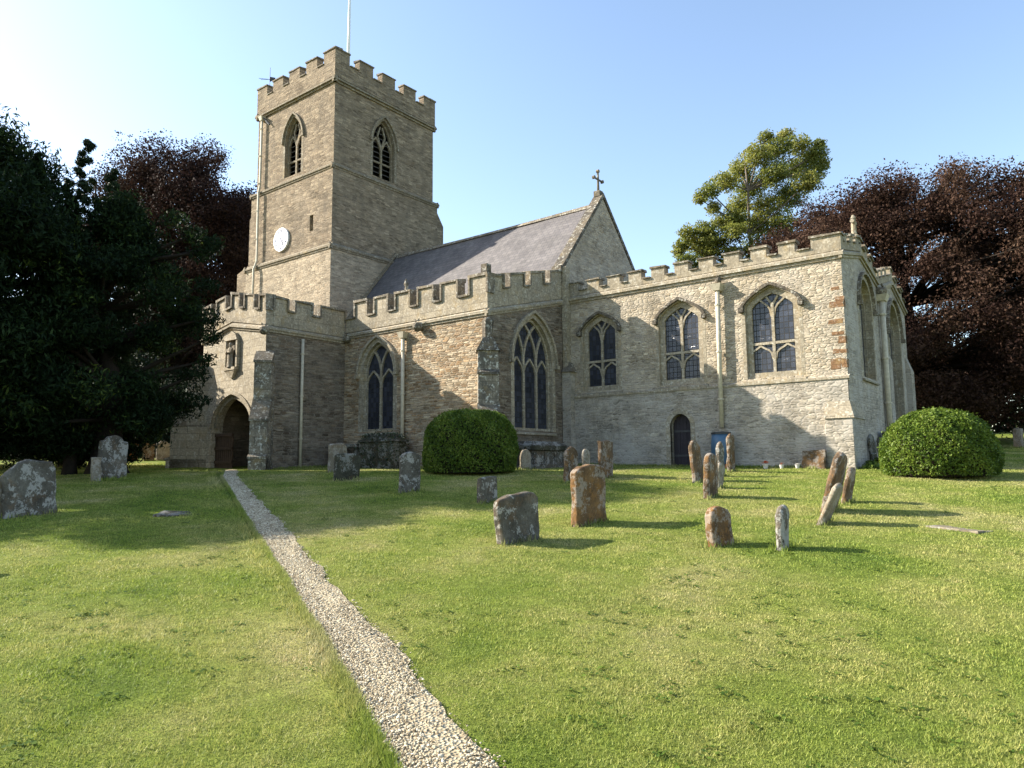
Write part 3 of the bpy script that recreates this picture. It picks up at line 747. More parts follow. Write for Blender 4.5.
# porch inner door and gates
mb = MB(); ind = pointed(-27.6, -25.9, -.15, 1.5, 2.4)
panel(mb, south(AY-.04), ind, [], M['gatewood'], n=0); strip(mb, south(AY-.04), [ind[1]]+ind[2:]+[ind[0]], .2, -.05, .08, M['porch'], off=-.1)
part(mb, 'inner_door')
mb = MB()
for i in range(9):
    fbox(mb, south(PY+.2), -28.12+i*.145, -28.0+i*.145, -.02, .02, -.05, 1.35+.0*i, M['gatewood'], None, .004)
for z in (.15, .7, 1.25): fbox(mb, south(PY+.2), -28.12, -26.85, .02, .06, z, z+.12, M['gatewood'])
part(mb, 'porch_gate')
mb = MB()
for i in range(9):
    mb.box(-25.38, -25.34, PY+.35+i*.145, PY+.47+i*.145, -.05+EYE, 1.35+EYE, M['gatewood'])
for z in (.15, .7, 1.25): mb.box(-25.42, -25.382, PY+.35, PY+1.63, z+EYE, z+.12+EYE, M['gatewood'])
part(mb, 'porch_gate')
mb = MB(); fbox(mb, south(PY), -25.72, -25.4, -.28, -.24, .95, 1.45, M['paper']); part(mb, 'notice')

# --- chapel
CY, CX = 25.0, -5.69
CS = south(CY)
wins = [pointed(-15.72, -14.05, 2.92, 5.35, 6.0), pointed(-12.3, -10.55, 2.92, 5.4, 6.05), pointed(-8.95, -7.12, 2.9, 5.4, 6.08)]
dr = pointed(-11.92, -11.12, BASE, 1.38, 1.82)
mb = MB()
panel(mb, CS, [(-16.5, 2.74), (CX, 2.74), (CX, 6.8), (-16.5, 6.8)], wins, M['chapel'], .32, M['ashlar'])
cw = part(mb, 'chapel_wall')
mb = MB()
lo = [(-16.5, BASE), (-11.92, BASE)] + list(reversed(dr[2:])) + [(-11.12, BASE), (CX, BASE), (CX, 2.74), (-16.5, 2.74)]
panel(mb, CS, lo, [], M['plinth'], n=.06)
for a, b in zip(dr[1:], dr[2:]+dr[:1]): mb.face([CS(*a, .06), CS(*b, .06), CS(*b, -.3), CS(*a, -.3)], M['ashlar'])
part(mb, 'chapel_wall')
for i, o in enumerate(wins):
    s0, s1 = o[0][0], o[1][0]; c = (s0+s1)/2; z0 = o[0][1]; h = (s1-s0)/2; zs = o[2][1]; tz = 4.12
    tr = [([(c, z0), (c, zs+.15)], .1), ([(s0, tz), (s1, tz)], .09)]
    for q in (-1, 1):
        m = c+q*h/2
        for base, rise in ((tz-.42, .34), (zs-.2, .5)):
            hd = [(m-h/2+.04, base-.16), (m-h/2+.09, base+rise*.22), (m-h*.3, base+rise*.52), (m-h*.14, base+rise*.76), (m, base+rise)]
            tr.append((hd, .06)); tr.append(([(2*m-a, b) for a, b in hd], .06))
    tr.append(([(c, zs+.05), (c-.2, zs+.36)], .07)); tr.append(([(c, zs+.05), (c+.2, zs+.36)], .07))
    window(CS, o, .2, tr, hood=offset_arch(o, .1), hood_mat=M['hood'], surround=.12, ring=.2)
mb = MB()
for i in range(6):
    fbox(mb, CS, -11.915+i*.133, -11.79+i*.133, -.24, -.2+.006*(i % 2), BASE, 1.35+.45*math.sqrt(max(0, 1-((i-2.5)/3.1)**2)), M['doorblue'])
dd = part(mb, 'priest_door')
for z in (.25, 1.15): mb = MB(); fbox(mb, CS, -11.88, -11.25, -.2, -.18, z, z+.07, M['pipedark']); part(mb, 'hinge', dd)
mb = MB(); mb.tube([CS(-11.28, .75, -.19), CS(-11.28, .75, -.12)], .05, M['pipedark'], 8); part(mb, 'handle', dd)
mb = MB(); strip(mb, CS, [dr[1]]+dr[2:]+[dr[0]], .18, -.05, .068, M['ashlar'], off=-.09); part(mb, 'door_surround', dd)
mb = MB(); string(mb, CS, -16.1, CX+.06, 2.76, .16, .1, M['ashlar']); part(mb, 'string_course'); mb = MB(); string(mb, CS, -16.45, CX+.1, 6.86, .22, .12, M['ashlar'])
part(mb, 'string_course')
mer = [(-16.35, -15.85)]
starts = [-15.42, -14.46, -13.5, -12.52, -11.55, -10.58, -9.62, -8.64, -7.68, -6.72]
mer = [(-16.3, -15.86)] + [(a, a+.55) for a in starts[:-1]] + [(-6.6, CX+.03)]
mb = MB(); battlement(mb, south(CY-.04), -16.4, CX+.03, mer, 6.93, 7.13, 7.58, .36, M['parapet'], M['coping'], None, False, .06, .11)
part(mb, 'chapel_parapet')
# downpipe and stone hopper in the middle of the wall
downpipe([(-9.86, CY-.17, 6.25+EYE), (-9.9, CY-.17, 1.25+EYE)], .085, True)
gargoyle(-9.8, CY-.1, 6.6, .1)
# orange ironstone blocks let into the corner
for (z, w, h, off) in ((5.62, .26, .13, .1), (5.04, .46, .2, .0), (5.22, .24, .16, .0), (4.5, .45, .17, .06), (4.12, .36, .08, .05), (3.84, .24, .24, .0), (3.52, .42, .13, .0), (3.0, .3, .36, .2), (3.04, .16, .3, .0)):
    mb = MB(); fbox(mb, CS, CX-w-off, CX+.003-off, -.1, .006, z, z+h, M['ironquoin'], None, .045)
    if not off: fbox(mb, east(CX), CY+.02, CY+.15+w*.2, -.1, .006, z, z+h, M['ironquoin'], None, .02)
    part(mb, 'quoin')
mb = MB()
mb.hexa([(-6.42, 24.72, BASE+EYE), (CX+.14, 24.72, BASE+EYE), (CX+.14, 26.5, BASE+EYE), (-6.42, 26.5, BASE+EYE), (-6.42, 24.78, 1.45+EYE), (CX+.12, 24.78, 1.45+EYE), (CX+.12, 26.45, 1.45+EYE), (-6.42, 26.45, 1.45+EYE)], M['plinth'])
o = part(mb, 'buttress', bevel=.02)
mb = MB()
mb.hexa([(-6.45, 24.74, 1.4+EYE), (CX+.17, 24.74, 1.4+EYE), (CX+.17, 26.5, 1.4+EYE), (-6.45, 26.5, 1.4+EYE), (-6.4, 24.93, 1.95+EYE), (CX+.02, 24.93, 1.95+EYE), (CX+.02, 26.4, 1.95+EYE), (-6.4, 26.4, 1.95+EYE)], M['ashlar'])
part(mb, 'weathering', o)
# east gables
g1 = lambda s: .55*(1-abs(s-27.65)/2.65); g2 = lambda s: .75*(1-abs(s-33.1)/2.85)
we1 = pointed(27.2, 29.2, 2.95, 5.55, 6.55); we2 = pointed(32.0, 34.5, 1.3, 5.2, 6.5)
mb = MB()
panel(mb, east(CX), [(CY, BASE), (30.3, BASE), (30.3, 6.8), (27.65, 7.35), (CY, 6.8)], [we1], M['plinth'], .5, M['ashlar'])
panel(mb, east(CX), [(30.3, BASE), (35.95, BASE), (35.95, 6.6), (33.1, 7.35), (30.3, 6.6)], [we2], M['plinth'], .5, M['ashlar'])
panel(mb, north(35.95), [(-16.5, BASE), (CX, BASE), (CX, 6.6), (-16.5, 6.6)], [], M['chapel'])
panel(mb, west(-16.5), [(31.5, BASE), (35.95, BASE), (35.95, 6.6), (31.5, 6.6)], [], M['chapel'])
part(mb, 'chapel_wall')
mb = MB()
mb.face([(-16.5, CY, 6.85+EYE), (CX-.1, CY, 6.85+EYE), (CX-.1, 27.65, 7.35+EYE), (-16.5, 27.65, 7.35+EYE)], M['lead'])
mb.face([(-16.5, 30.3, 6.75+EYE), (CX-.1, 30.3, 6.75+EYE), (CX-.1, 27.65, 7.35+EYE), (-16.5, 27.65, 7.35+EYE)], M['lead'])
mb.face([(-16.5, 30.3, 6.7+EYE), (CX-.1, 30.3, 6.7+EYE), (CX-.1, 33.1, 7.35+EYE), (-16.5, 33.1, 7.35+EYE)], M['lead'])
mb.face([(-16.5, 35.95, 6.7+EYE), (CX-.1, 35.95, 6.7+EYE), (CX-.1, 33.1, 7.35+EYE), (-16.5, 33.1, 7.35+EYE)], M['lead'])
part(mb, 'chapel_roof')
for (o, n) in ((we1, 3), (we2, 3)):
    window(east(CX), o, .32, y_tracery(pointed(o[0][0], o[1][0], o[0][1], o[2][1], max(o[2][1]+(o[1][0]-o[0][0])/2*1.001, max(p[1] for p in o))), n)[:4], hood=offset_arch(o, .22), surround=.2)
mb = MB()
string(mb, east(CX), CY-.1, 27.65, 6.86, .2, .12, M['ashlar'], g1); string(mb, east(CX), 27.65, 30.3, 6.86, .2, .12, M['ashlar'], g1)
string(mb, east(CX), 30.3, 33.1, 6.66, .2, .12, M['ashlar'], g2); string(mb, east(CX), 33.1, 36.0, 6.66, .2, .12, M['ashlar'], g2)
part(mb, 'string_course')
mb = MB()
battlement(mb, east(CX+.028), CY+.33, 30.28, [(CY+.36, 25.8), (26.2, 26.7), (27.1, 27.6), (27.66, 28.0), (28.4, 28.85), (29.25, 29.7)], 6.95, 7.2, 7.55, .3, M['parapet'], M['coping'], g1, False, .06, .11)
battlement(mb, east(CX+.028), 30.32, 35.95, [(30.35, 30.75), (31.1, 31.5), (31.85, 32.25), (33.11, 33.5), (34.0, 34.4), (35.0, 35.4)], 6.75, 7.0, 7.4, .3, M['parapet'], M['coping'], g2, False, .06, .11)
part(mb, 'chapel_parapet')
mb = MB()
fx, fy = CX-.1, 27.6
fbox(mb, east(fx), fy-.13, fy+.13, -.13, .13, 7.9, 8.08, M['ashlar'])
mb.tube([(fx, fy, 8.05+EYE), (fx, fy, 8.75+EYE)], [.1, .07], M['ashlar'], 8)
mb.tube([(fx, fy-.22, 8.58+EYE), (fx, fy+.22, 8.58+EYE)], .075, M['ashlar'], 8)
mb.tube([(fx, fy, 8.72+EYE), (fx, fy, 8.84+EYE)], [.1, .04], M['ashlar'], 8)
part(mb, 'gable_cross')
downpipe([(CX+.15, 30.35, 6.2+EYE), (CX+.15, 30.35, .3+EYE)], .1, True)
for y in (30.9, 35.6): buttress(CX-.1, CX+.22, y-.3, y+.35, [(BASE, 4.8, 3.9, 'E')], M['plinth'])
gargoyle(CX+.05, 30.3, 6.55, .16, (1, 0))

# ------------------------------------------------------------------ statue in the niche
def skin_figure(name, joints, bones, mat, loc, label, cat, sub=2):
    me = bpy.data.meshes.new(name); me.from_pydata([j[0] for j in joints], bones, [])
    o = bpy.data.objects.new(name, me); COL.objects.link(o); o.location = loc
    me.materials.append(mat)
    sk = o.modifiers.new('skin', 'SKIN'); 
    if not me.skin_vertices: me.attributes  # layer comes with the modifier
    for i, j in enumerate(joints):
        if me.skin_vertices: me.skin_vertices[0].data[i].radius = (j[1], j[2] if len(j) > 2 else j[1]); me.skin_vertices[0].data[i].use_root = (i == 0)
    s = o.modifiers.new('sub', 'SUBSURF'); s.levels = sub; s.render_levels = sub
    tag(o, label, cat); return o
mb = MB()      # robed figure, one continuous lathe-like body with folded arms
bx, by, bz = nx, PY-.125, nz+EYE+.002
def ringpts(z, rx, ry): return [(bx+rx*math.cos(a), by+ry*math.sin(a), bz+z) for a in np.linspace(0, 2*math.pi, 15)[:-1]]
prof = [(0, .17, .11), (.05, .165, .105), (.3, .14, .095), (.5, .15, .1), (.58, .165, .105), (.66, .15, .1), (.74, .155, .085), (.79, .1, .07), (.81, .045, .045), (.84, .05, .055), (.89, .062, .07), (.95, .06, .068), (1.0, .035, .04), (1.01, .005, .005)]
k0 = mb.mi(M['pale_stone']); prev = None
for (z, rx, ry) in prof:
    i0 = len(mb.v); mb.v += ringpts(z, rx, ry)
    if prev is not None:
        for j in range(14): mb.f.append((prev+j, prev+(j+1) % 14, i0+(j+1) % 14, i0+j)); mb.m.append(k0)
    prev = i0
mb.tube([(bx-.15, by-.02, bz+.74), (bx-.16, by-.1, bz+.56), (bx-.02, by-.13, bz+.6)], [.05, .045, .035], M['pale_stone'], 8)
mb.tube([(bx+.15, by-.02, bz+.74), (bx+.16, by-.1, bz+.56), (bx+.02, by-.13, bz+.62)], [.05, .045, .035], M['pale_stone'], 8)
tag(mb.build('statue', smooth=True), 'small weathered stone figure standing in the niche above the porch arch', 'statue')

# ------------------------------------------------------------------ ground, path, grass
def ground_mat():
    m, nt = new_mat('lawn soil and turf')
    pos = nd(nt, 'ShaderNodeNewGeometry').outputs['Position']
    n1 = noisef(nt, pos, .45, 5, .6).outputs[0]
    c = ramp(nt, n1, [(.3, (.08, .12, .016)), (.5, (.15, .18, .03)), (.68, (.25, .235, .075))])
    n2 = noisef(nt, pos, 6, 5, .7).outputs[0]
    c = mix(nt, 1., c, ramp(nt, n2, [(.25, .6), (.7, 1.3)]), 'MULTIPLY')
    n3 = noisef(nt, pos, 60, 3, .7).outputs[0]
    c = mix(nt, 1., c, ramp(nt, n3, [(.3, .6), (.7, 1.35)]), 'MULTIPLY')
    hb = nd(nt, 'ShaderNodeMath', {0: n2, 1: .5, 2: n3}, operation='MULTIPLY_ADD').outputs[0]
    finish(nt, c, .95, hb, .8, .03, .1)
    return m
M['ground'] = ground_mat()
def axis(fine0, fine1, step, far):
    a = list(np.arange(fine0, fine1+1e-6, step)); s = step; x = fine1
    while x < far: s *= 1.35; x += s; a.append(x)
    s = step; x = fine0; b = []
    while x > -far: s *= 1.35; x -= s; b.append(x)
    return np.array(list(reversed(b))+a)
U = axis(-16, 14, .2, 700); V = axis(2.5, 26, .2, 900); V = V[V > -300]
uu, vv = np.meshgrid(U, V, indexing='ij')
gx = HX*vv + HY*uu; gy = HY*vv - HX*uu
gzv = ground_z(gx, gy)
me = bpy.data.meshes.new('ground')
verts = np.stack([gx, gy, gzv], -1).reshape(-1, 3)
nu, nv = uu.shape
idx = np.arange(nu*nv).reshape(nu, nv)
faces = np.stack([idx[:-1, :-1], idx[1:, :-1], idx[1:, 1:], idx[:-1, 1:]], -1).reshape(-1, 4)
def np_mesh(me, verts, faces, smooth=False):
    k = faces.shape[1]
    me.vertices.add(len(verts)); me.vertices.foreach_set('co', verts.astype(np.float32).ravel())
    me.loops.add(faces.size); me.loops.foreach_set('vertex_index', faces.astype(np.int32).ravel())
    me.polygons.add(len(faces)); me.polygons.foreach_set('loop_start', np.arange(0, faces.size, k, dtype=np.int32))
    me.polygons.foreach_set('loop_total', np.full(len(faces), k, dtype=np.int32))
    if smooth: me.polygons.foreach_set('use_smooth', np.ones(len(faces), dtype=bool))
    me.update(calc_edges=True)
np_mesh(me, verts, faces, True)
me.materials.append(M['ground'])
ground = bpy.data.objects.new('ground', me); COL.objects.link(ground); tag(ground, kind='structure')

PL = np.array([(-1.6, 1.95), (-2.95, 2.78), (-4.13, 3.45), (-5.31, 4.08), (-7.61, 5.3), (-11.1, 7.12), (-20.12, 11.86), (-25.6, 15.2)])
PR = np.array([(-1.15, 2.35), (-2.52, 3.09), (-3.59, 3.7), (-4.49, 4.16), (-7.93, 5.94), (-10.87, 7.55), (-19.76, 12.1), (-24.9, 15.3)])
def resample(P, n):
    d = np.r_[0, np.cumsum(np.hypot(*np.diff(P, axis=0).T))]; t = np.linspace(0, d[-1], n)
    return np.stack([np.interp(t, d, P[:, 0]), np.interp(t, d, P[:, 1])], -1)
NP_ = 240
pl = resample(PL, NP_); pr = resample(PR, NP_)
wob = np.array([noise.noise(Vector((i*.13, 2.2, 0))) for i in range(NP_)]); wob2 = np.array([noise.noise(Vector((i*.17, 9.2, 0))) for i in range(NP_)])
dirn = (pr-pl)/np.linalg.norm(pr-pl, axis=1, keepdims=True)
pl = pl + dirn*(wob*.03)[:, None]; wob3 = np.array([noise.noise(Vector((i*.61, 4.4, 0))) for i in range(NP_)]); pr = pr + dirn*(wob2*.08+wob3*.035)[:, None]
W_ = np.linalg.norm(pr-pl, axis=1)
# path sheet
K = 9
T = np.linspace(0, 1, K)
pp = pl[:, None, :]*(1-T)[None, :, None] + pr[:, None, :]*T[None, :, None]
pz = ground_z(pp[..., 0], pp[..., 1]) + .012 + .012*np.sin(T*math.pi)[None, :]
pv = np.concatenate([pp, pz[..., None]], -1).reshape(-1, 3)
idx = np.arange(NP_*K).reshape(NP_, K)
pf = np.stack([idx[:-1, :-1], idx[:-1, 1:], idx[1:, 1:], idx[1:, :-1]], -1).reshape(-1, 4)
def gravel_mat(name, base_only):
    m, nt = new_mat(name)
    pos = nd(nt, 'ShaderNodeNewGeometry').outputs['Position']
    if base_only:
        v = nd(nt, 'ShaderNodeTexVoronoi', {'Vector': pos, 'Scale': 42.}, feature='F1')
        s = nd(nt, 'ShaderNodeSeparateColor', {'Color': v.outputs['Color']}).outputs[0]
        c = ramp(nt, s, [(0., (.2, .155, .095)), (.5, (.37, .31, .2)), (1., (.47, .41, .29))])
        n = noisef(nt, pos, 3, 5, .7).outputs[0]
        c = mix(nt, ramp(nt, n, [(.5, 0.), (.72, .75)]), c, (.24, .19, .12))
        finish(nt, c, .95, v.outputs['Distance'], .9, .02, .15)
    else:
        a = nd(nt, 'ShaderNodeAttribute', attribute_name='tint').outputs['Fac']
        c = ramp(nt, a, [(0., (.13, .095, .055)), (.3, (.32, .26, .165)), (.75, (.48, .41, .28)), (1., (.62, .56, .43))])
        finish(nt, c, .9, None, spec=.2)
    return m
me = bpy.data.meshes.new('path'); np_mesh(me, pv, pf, True); me.materials.append(gravel_mat('trodden gravel', True))
path = bpy.data.objects.new('path', me); COL.objects.link(path); tag(path, kind='structure')
# loose gravel
ico_v = np.array([(0, 0, 1), (.9, 0, .3), (.28, .85, .3), (-.72, .52, .3), (-.72, -.52, .3), (.28, -.85, .3), (.72, .52, -.35), (-.28, .85, -.35), (-.9, 0, -.35), (-.28, -.85, -.35), (.72, -.52, -.35)])
ico_f = np.array([(0, 1, 2), (0, 2, 3), (0, 3, 4), (0, 4, 5), (0, 5, 1), (1, 6, 2), (2, 6, 7), (2, 7, 3), (3, 7, 8), (3, 8, 4), (4, 8, 9), (4, 9, 5), (5, 9, 10), (5, 10, 1), (1, 10, 6)])
NS = 44000
li = rng.random(NS)**2.1*(NP_-20); i0 = li.astype(int); fr_ = (li-i0)[:, None]
tt = np.clip(rng.beta(1.15, 1.6, NS), 0, 1); tt = np.where(rng.random(NS) < .03, rng.uniform(.9, 1.1, NS), tt)
a = pl[i0]*(1-fr_)+pl[i0+1]*fr_; b = pr[i0]*(1-fr_)+pr[i0+1]*fr_
c = a*(1-tt[:, None])+b*tt[:, None]
dd_ = HX*c[:, 0]+HY*c[:, 1]
bare = (np.sin(c[:, 0]*3.1+c[:, 1]*1.7)+np.sin(c[:, 0]*1.3-c[:, 1]*4.3)+np.sin(c[:, 0]*7.7+c[:, 1]*6.1)*.7 > .55) & (tt > .5)
keep_ = ~(bare & (rng.random(NS) < .88)); c, dd_, tt = c[keep_], dd_[keep_], tt[keep_]; NS = len(c)
sz = rng.uniform(.0035, .0105, NS)*np.where(rng.random(NS) < .04, 1.7, 1)*(1+np.clip(dd_-6, 0, 12)*.07)
ang = rng.uniform(0, 2*math.pi, NS); ca, sa = np.cos(ang), np.sin(ang)
sc = np.stack([sz*rng.uniform(.8, 1.5, NS), sz*rng.uniform(.7, 1.1, NS), sz*rng.uniform(.4, .8, NS)], -1)
jit = 1+rng.uniform(-.25, .25, (NS, 11, 3))
vv_ = ico_v[None]*jit*sc[:, None, :]
x = vv_[..., 0]*ca[:, None]-vv_[..., 1]*sa[:, None]; y = vv_[..., 0]*sa[:, None]+vv_[..., 1]*ca[:, None]
z = vv_[..., 2] + (ground_z(c[:, 0], c[:, 1])+.02+rng.uniform(0, .008, NS))[:, None]
vs = np.stack([x+c[:, 0:1], y+c[:, 1:2], z], -1).reshape(-1, 3)
fs = (ico_f[None]+11*np.arange(NS)[:, None, None]).reshape(-1, 3)
def tint_attr(me, vals):
    at = me.attributes.new('tint', 'FLOAT', 'FACE'); at.data.foreach_set('value', vals.astype(np.float32))
me = bpy.data.meshes.new('gravel'); np_mesh(me, vs, fs); tint_attr(me, np.repeat(rng.random(NS), 15))
me.materials.append(gravel_mat('loose gravel', False))
o = bpy.data.objects.new('gravel', me); COL.objects.link(o); tag(o, 'pale loose limestone gravel scattered along the churchyard path', 'gravel', kind='stuff')

# grass blades
def grass_mat():
    m, nt = new_mat('mown grass')
    pos = nd(nt, 'ShaderNodeNewGeometry').outputs['Position']
    a = nd(nt, 'ShaderNodeAttribute', attribute_name='tint').outputs['Fac']
    n1 = noisef(nt, pos, .45, 5, .6).outputs[0]
    n2 = noisef(nt, pos, 1.9, 4, .65).outputs[0]
    k = nd(nt, 'ShaderNodeMath', {0: n2, 1: .35, 2: n1}, operation='MULTIPLY_ADD').outputs[0]
    c = ramp(nt, k, [(.42, (.15, .225, .032)), (.58, (.265, .315, .062)), (.74, (.38, .37, .125)), (.88, (.47, .415, .22))])
    c = mix(nt, 1., c, ramp(nt, a, [(0., (.42, .52, .45)), (.35, (.78, .84, .7)), (.65, (1., 1.02, .95)), (.9, (1.22, 1.16, 1.15)), (1., (1.45, 1.3, 1.4))]), 'MULTIPLY')
    d = nd(nt, 'ShaderNodeBsdfPrincipled', {'Base Color': c, 'Roughness': .6, 'Specular IOR Level': .25})
    t = nd(nt, 'ShaderNodeBsdfTranslucent', {'Color': c})
    ms = nd(nt, 'ShaderNodeMixShader', {0: .35, 1: d.outputs[0], 2: t.outputs[0]})
    o = nd(nt, 'ShaderNodeOutputMaterial'); nt.links.new(ms.outputs[0], o.inputs[0])
    return m
M['grass'] = grass_mat()
NB = 1080000
d = 3.2*np.exp(rng.random(NB)*math.log(36/3.2)); lat = rng.uniform(-1, 1, NB)*(.74*d+1.2)
fl = rng.random(NB) < .24      # flanks beyond the view, so that a step aside still meets grass
lat = np.where(fl, np.sign(lat)*(.74*d+1.0+rng.random(NB)*8), lat); d = np.where(fl & (rng.random(NB) < .3), rng.uniform(1.0, 4.5, NB), d)
X = HX*d+HY*lat; Y = HY*d-HX*lat
# signed place across the path (0 left edge .. 1 right edge)
seg = np.argmin(np.abs((pl[None, ::6, 0]+pr[None, ::6, 0])/2 - X[:, None])+np.abs((pl[None, ::6, 1]+pr[None, ::6, 1])/2 - Y[:, None]), axis=1)*6 if False else None
pm = (pl+pr)/2
order = np.argsort(pm[:, 0]); li = np.interp(X*.85+Y*-.53, (pm[:, 0]*.85-pm[:, 1]*.53)[order], order.astype(float))
ii = np.clip(li.astype(int), 0, NP_-1)
across = np.einsum('ij,ij->i', np.stack([X, Y], -1)-pl[ii], dirn[ii])
near = (li > 0) & (li < NP_-1)
onp = near & (across > -.005) & (across < W_[ii]+.0)
fringe = near & (across > W_[ii]*.58) & (across < W_[ii]) & (rng.random(NB) < .95*np.clip((across/np.maximum(W_[ii], .1)-.58)/.36, 0, 1)) & (np.sin(X*5.3+Y*2.1)+np.sin(X*2.2-Y*7.)+np.sin(X*11+Y*13)*.7>-.2)
church_in = ((X > -16.6) & (X < -5.6) & (Y > 24.9)) | ((X > -39) & (X < -16.4) & (Y > 19.8)) | ((X > -29.1) & (X < -24.4) & (Y > 15.9))
keep = (~onp | fringe) & ~church_in
X, Y, d, across, li, ii, near = X[keep], Y[keep], d[keep], across[keep], li[keep], ii[keep], near[keep]
n = len(X)
lip = near & (across < 0) & (across > -.12)
patch = 1.1*np.sin(X*9.3+np.sin(Y*7.1)*2)*np.sin(Y*11.7+np.sin(X*6.)*2)*(rng.random(n)*.5+.5)+.6*np.sin(X*1.7+np.sin(Y*1.1)*1.5)*np.cos(Y*1.9+np.sin(X*.8)) + .6*np.sin(X*4.1+Y*3.3)*np.sin(Y*5.2-X*2.6)
hgt = (.009+.012*rng.random(n)+.006*patch)*(1+.03*np.clip(d-5, 0, 20)); hgt = np.maximum(hgt, .006); hgt = np.where(lip, hgt*1.9+.016, hgt)
tuft = rng.random(n) < .03; hgt = np.where(tuft, hgt*1.5, hgt)
wid = .0014+.0006*d*rng.uniform(.6, 1.2, n)
ang = rng.uniform(0, 2*math.pi, n); lean = rng.uniform(.1, 1.5, n)*hgt; la = rng.uniform(0, 2*math.pi, n)
zb = ground_z(X, Y)
B0 = np.stack([X-np.cos(ang)*wid, Y-np.sin(ang)*wid, zb-.004], -1); B1 = np.stack([X+np.cos(ang)*wid, Y+np.sin(ang)*wid, zb-.004], -1)
TP = np.stack([X+np.cos(la)*lean, Y+np.sin(la)*lean, zb+hgt], -1)
vs = np.stack([B0, B1, TP], 1).reshape(-1, 3); fs = np.arange(3*n).reshape(-1, 3)
me = bpy.data.meshes.new('grass'); np_mesh(me, vs, fs)
clump = np.sin(X*23+np.sin(Y*17)*2)*np.sin(Y*27+np.sin(X*19)*2)+.7*np.sin(X*51+Y*13)*np.sin(Y*47-X*21)
tint_attr(me, np.clip(.08+rng.random(n)*.85+.08*patch+.16*np.minimum(clump, .4), 0, 1)); me.materials.append(M['grass'])
o = bpy.data.objects.new('grass', me); COL.objects.link(o); tag(o, 'short mown green and straw coloured lawn of the churchyard', 'grass', kind='stuff')

# ------------------------------------------------------------------ gravestones
def outline(kind, w, h):
    a = w/2; P = [(-a, -.35), (a, -.35)]
    if kind == 'flat': P += [(a, h*.99), (a*.4, h), (-a*.5, h*.985), (-a, h*.97)]
    elif kind == 'camber': P += [(a, h*.88)] + [(a*math.cos(t), h*.88+h*.12*math.sin(t)) for t in np.linspace(.25, math.pi-.25, 9)] + [(-a, h*.88)]
    elif kind == 'round': P += [(a*math.cos(t), h-a*.9+a*.9*math.sin(t)) for t in np.linspace(0, math.pi, 15)]
    elif kind == 'shoulder': P += [(a, h*.8), (a*.97, h*.86), (a*.8, h*.87), (a*.72, h*.86)] + [(a*.66*math.cos(t), h*.86+h*.14*math.sin(t)) for t in np.linspace(.15, math.pi-.15, 9)] + [(-a*.72, h*.86), (-a*.8, h*.87), (-a*.97, h*.86), (-a, h*.8)]
    elif kind == 'pointed': P += [(a, h*.78), (a*.8, h*.88), (a*.4, h*.96), (0, h), (-a*.4, h*.96), (-a*.8, h*.88), (-a, h*.78)]
    elif kind == 'ogee': P += [(a, h*.8), (a*.85, h*.83), (a*.6, h*.86), (a*.35, h*.95), (0, h), (-a*.35, h*.95), (-a*.6, h*.86), (-a*.85, h*.83), (-a, h*.8)]
    elif kind == 'hip': P += [(a, h*.82), (a*.82, h*.95), (a*.5, h*.985), (-a*.1, h), (-a*.45, h*.97), (-a, h*.72)]
    return P
def stone_mesh(kind, w, h, t, mat, rough=.02):
    mb = MB(); k = mb.mi(mat); P = outline(kind, w, h)
    # refine the outline, then round its edges with an inset ring front and back
    Q = []
    for p, q in zip(P, P[1:]+P[:1]):
        m = max(1, int(math.hypot(q[0]-p[0], q[1]-p[1])/.09))
        Q += [(p[0]+(q[0]-p[0])*i/m, p[1]+(q[1]-p[1])*i/m) for i in range(m)]
    cx_ = 0.; cz_ = h*.45; sd = random.uniform(0, 50)
    rings = []
    for (xo, ins) in ((t/2, .03), (t/2-.018, .008), (t/2-.035, 0.), (-t/2+.035, 0.), (-t/2+.018, .008), (-t/2, .03)):
        i0 = len(mb.v)
        for (y, z) in Q:
            L = math.hypot(y-cx_, z-cz_) or 1; f = 1-ins/L
            y2, z2 = cx_+(y-cx_)*f, cz_+(z-cz_)*f
            nn = noise.noise_vector(Vector((y2*4+sd, z2*4, xo*3)))*rough*1.6 + noise.noise_vector(Vector((y2*13+sd, z2*13, xo*9)))*rough*.7
            mb.v.append((xo+nn.x*.7, y2+nn.y, z2+nn.z))
        rings.append(i0)
    nq = len(Q)
    for a, b in zip(rings, rings[1:]):
        for j in range(nq): mb.f.append((a+j, b+j, b+(j+1) % nq, a+(j+1) % nq)); mb.m.append(k)
    for i0, rev in ((rings[0], False), (rings[-1], True)):
        ids = [i0+j for j in range(nq)]
        mb.f.append(tuple(reversed(ids)) if rev else tuple(ids)); mb.m.append(k)
    return mb
def stone(label, X, Y, kind, w, h, t, mat, yaw=0., lean=0., roll=0., group='old churchyard headstones', sink=0.):
    mb = stone_mesh(kind, w, h, t, M[mat]); o = mb.build('headstone')
    o.location = (X, Y, gz(X, Y)-sink); o.rotation_euler = (math.radians(roll), math.radians(lean), math.radians(yaw))
    return tag(o, label, 'gravestone', group)
S = stone
S('squat square headstone mottled with white lichen, nearest the gravel path on the sunny lawn', -6.5, 8.5, 'camber', .86, .7, .15, 'grey_stone', -3, -2, 3)
S('tall round-topped rusty brown headstone standing behind the squat lichened one', -6.6, 10.6, 'camber', .84, .98, .15, 'rust_stone', -4, 1, 2)
S('tall narrow flat-topped brown headstone closest to the chapel wall shadow', -10.6, 17.95, 'flat', .72, 1.06, .12, 'brown_stone', 3, 0, -1)
S('peaked brown headstone just behind the tall rusty one', -10.5, 16.0, 'pointed', .55, .95, .12, 'brown_stone', 2, 2, 1)
S('thin pale headstone tucked between two brown headstones', -10.75, 17.15, 'round', .34, .85, .1, 'pale_stone', 0, 0, 0)
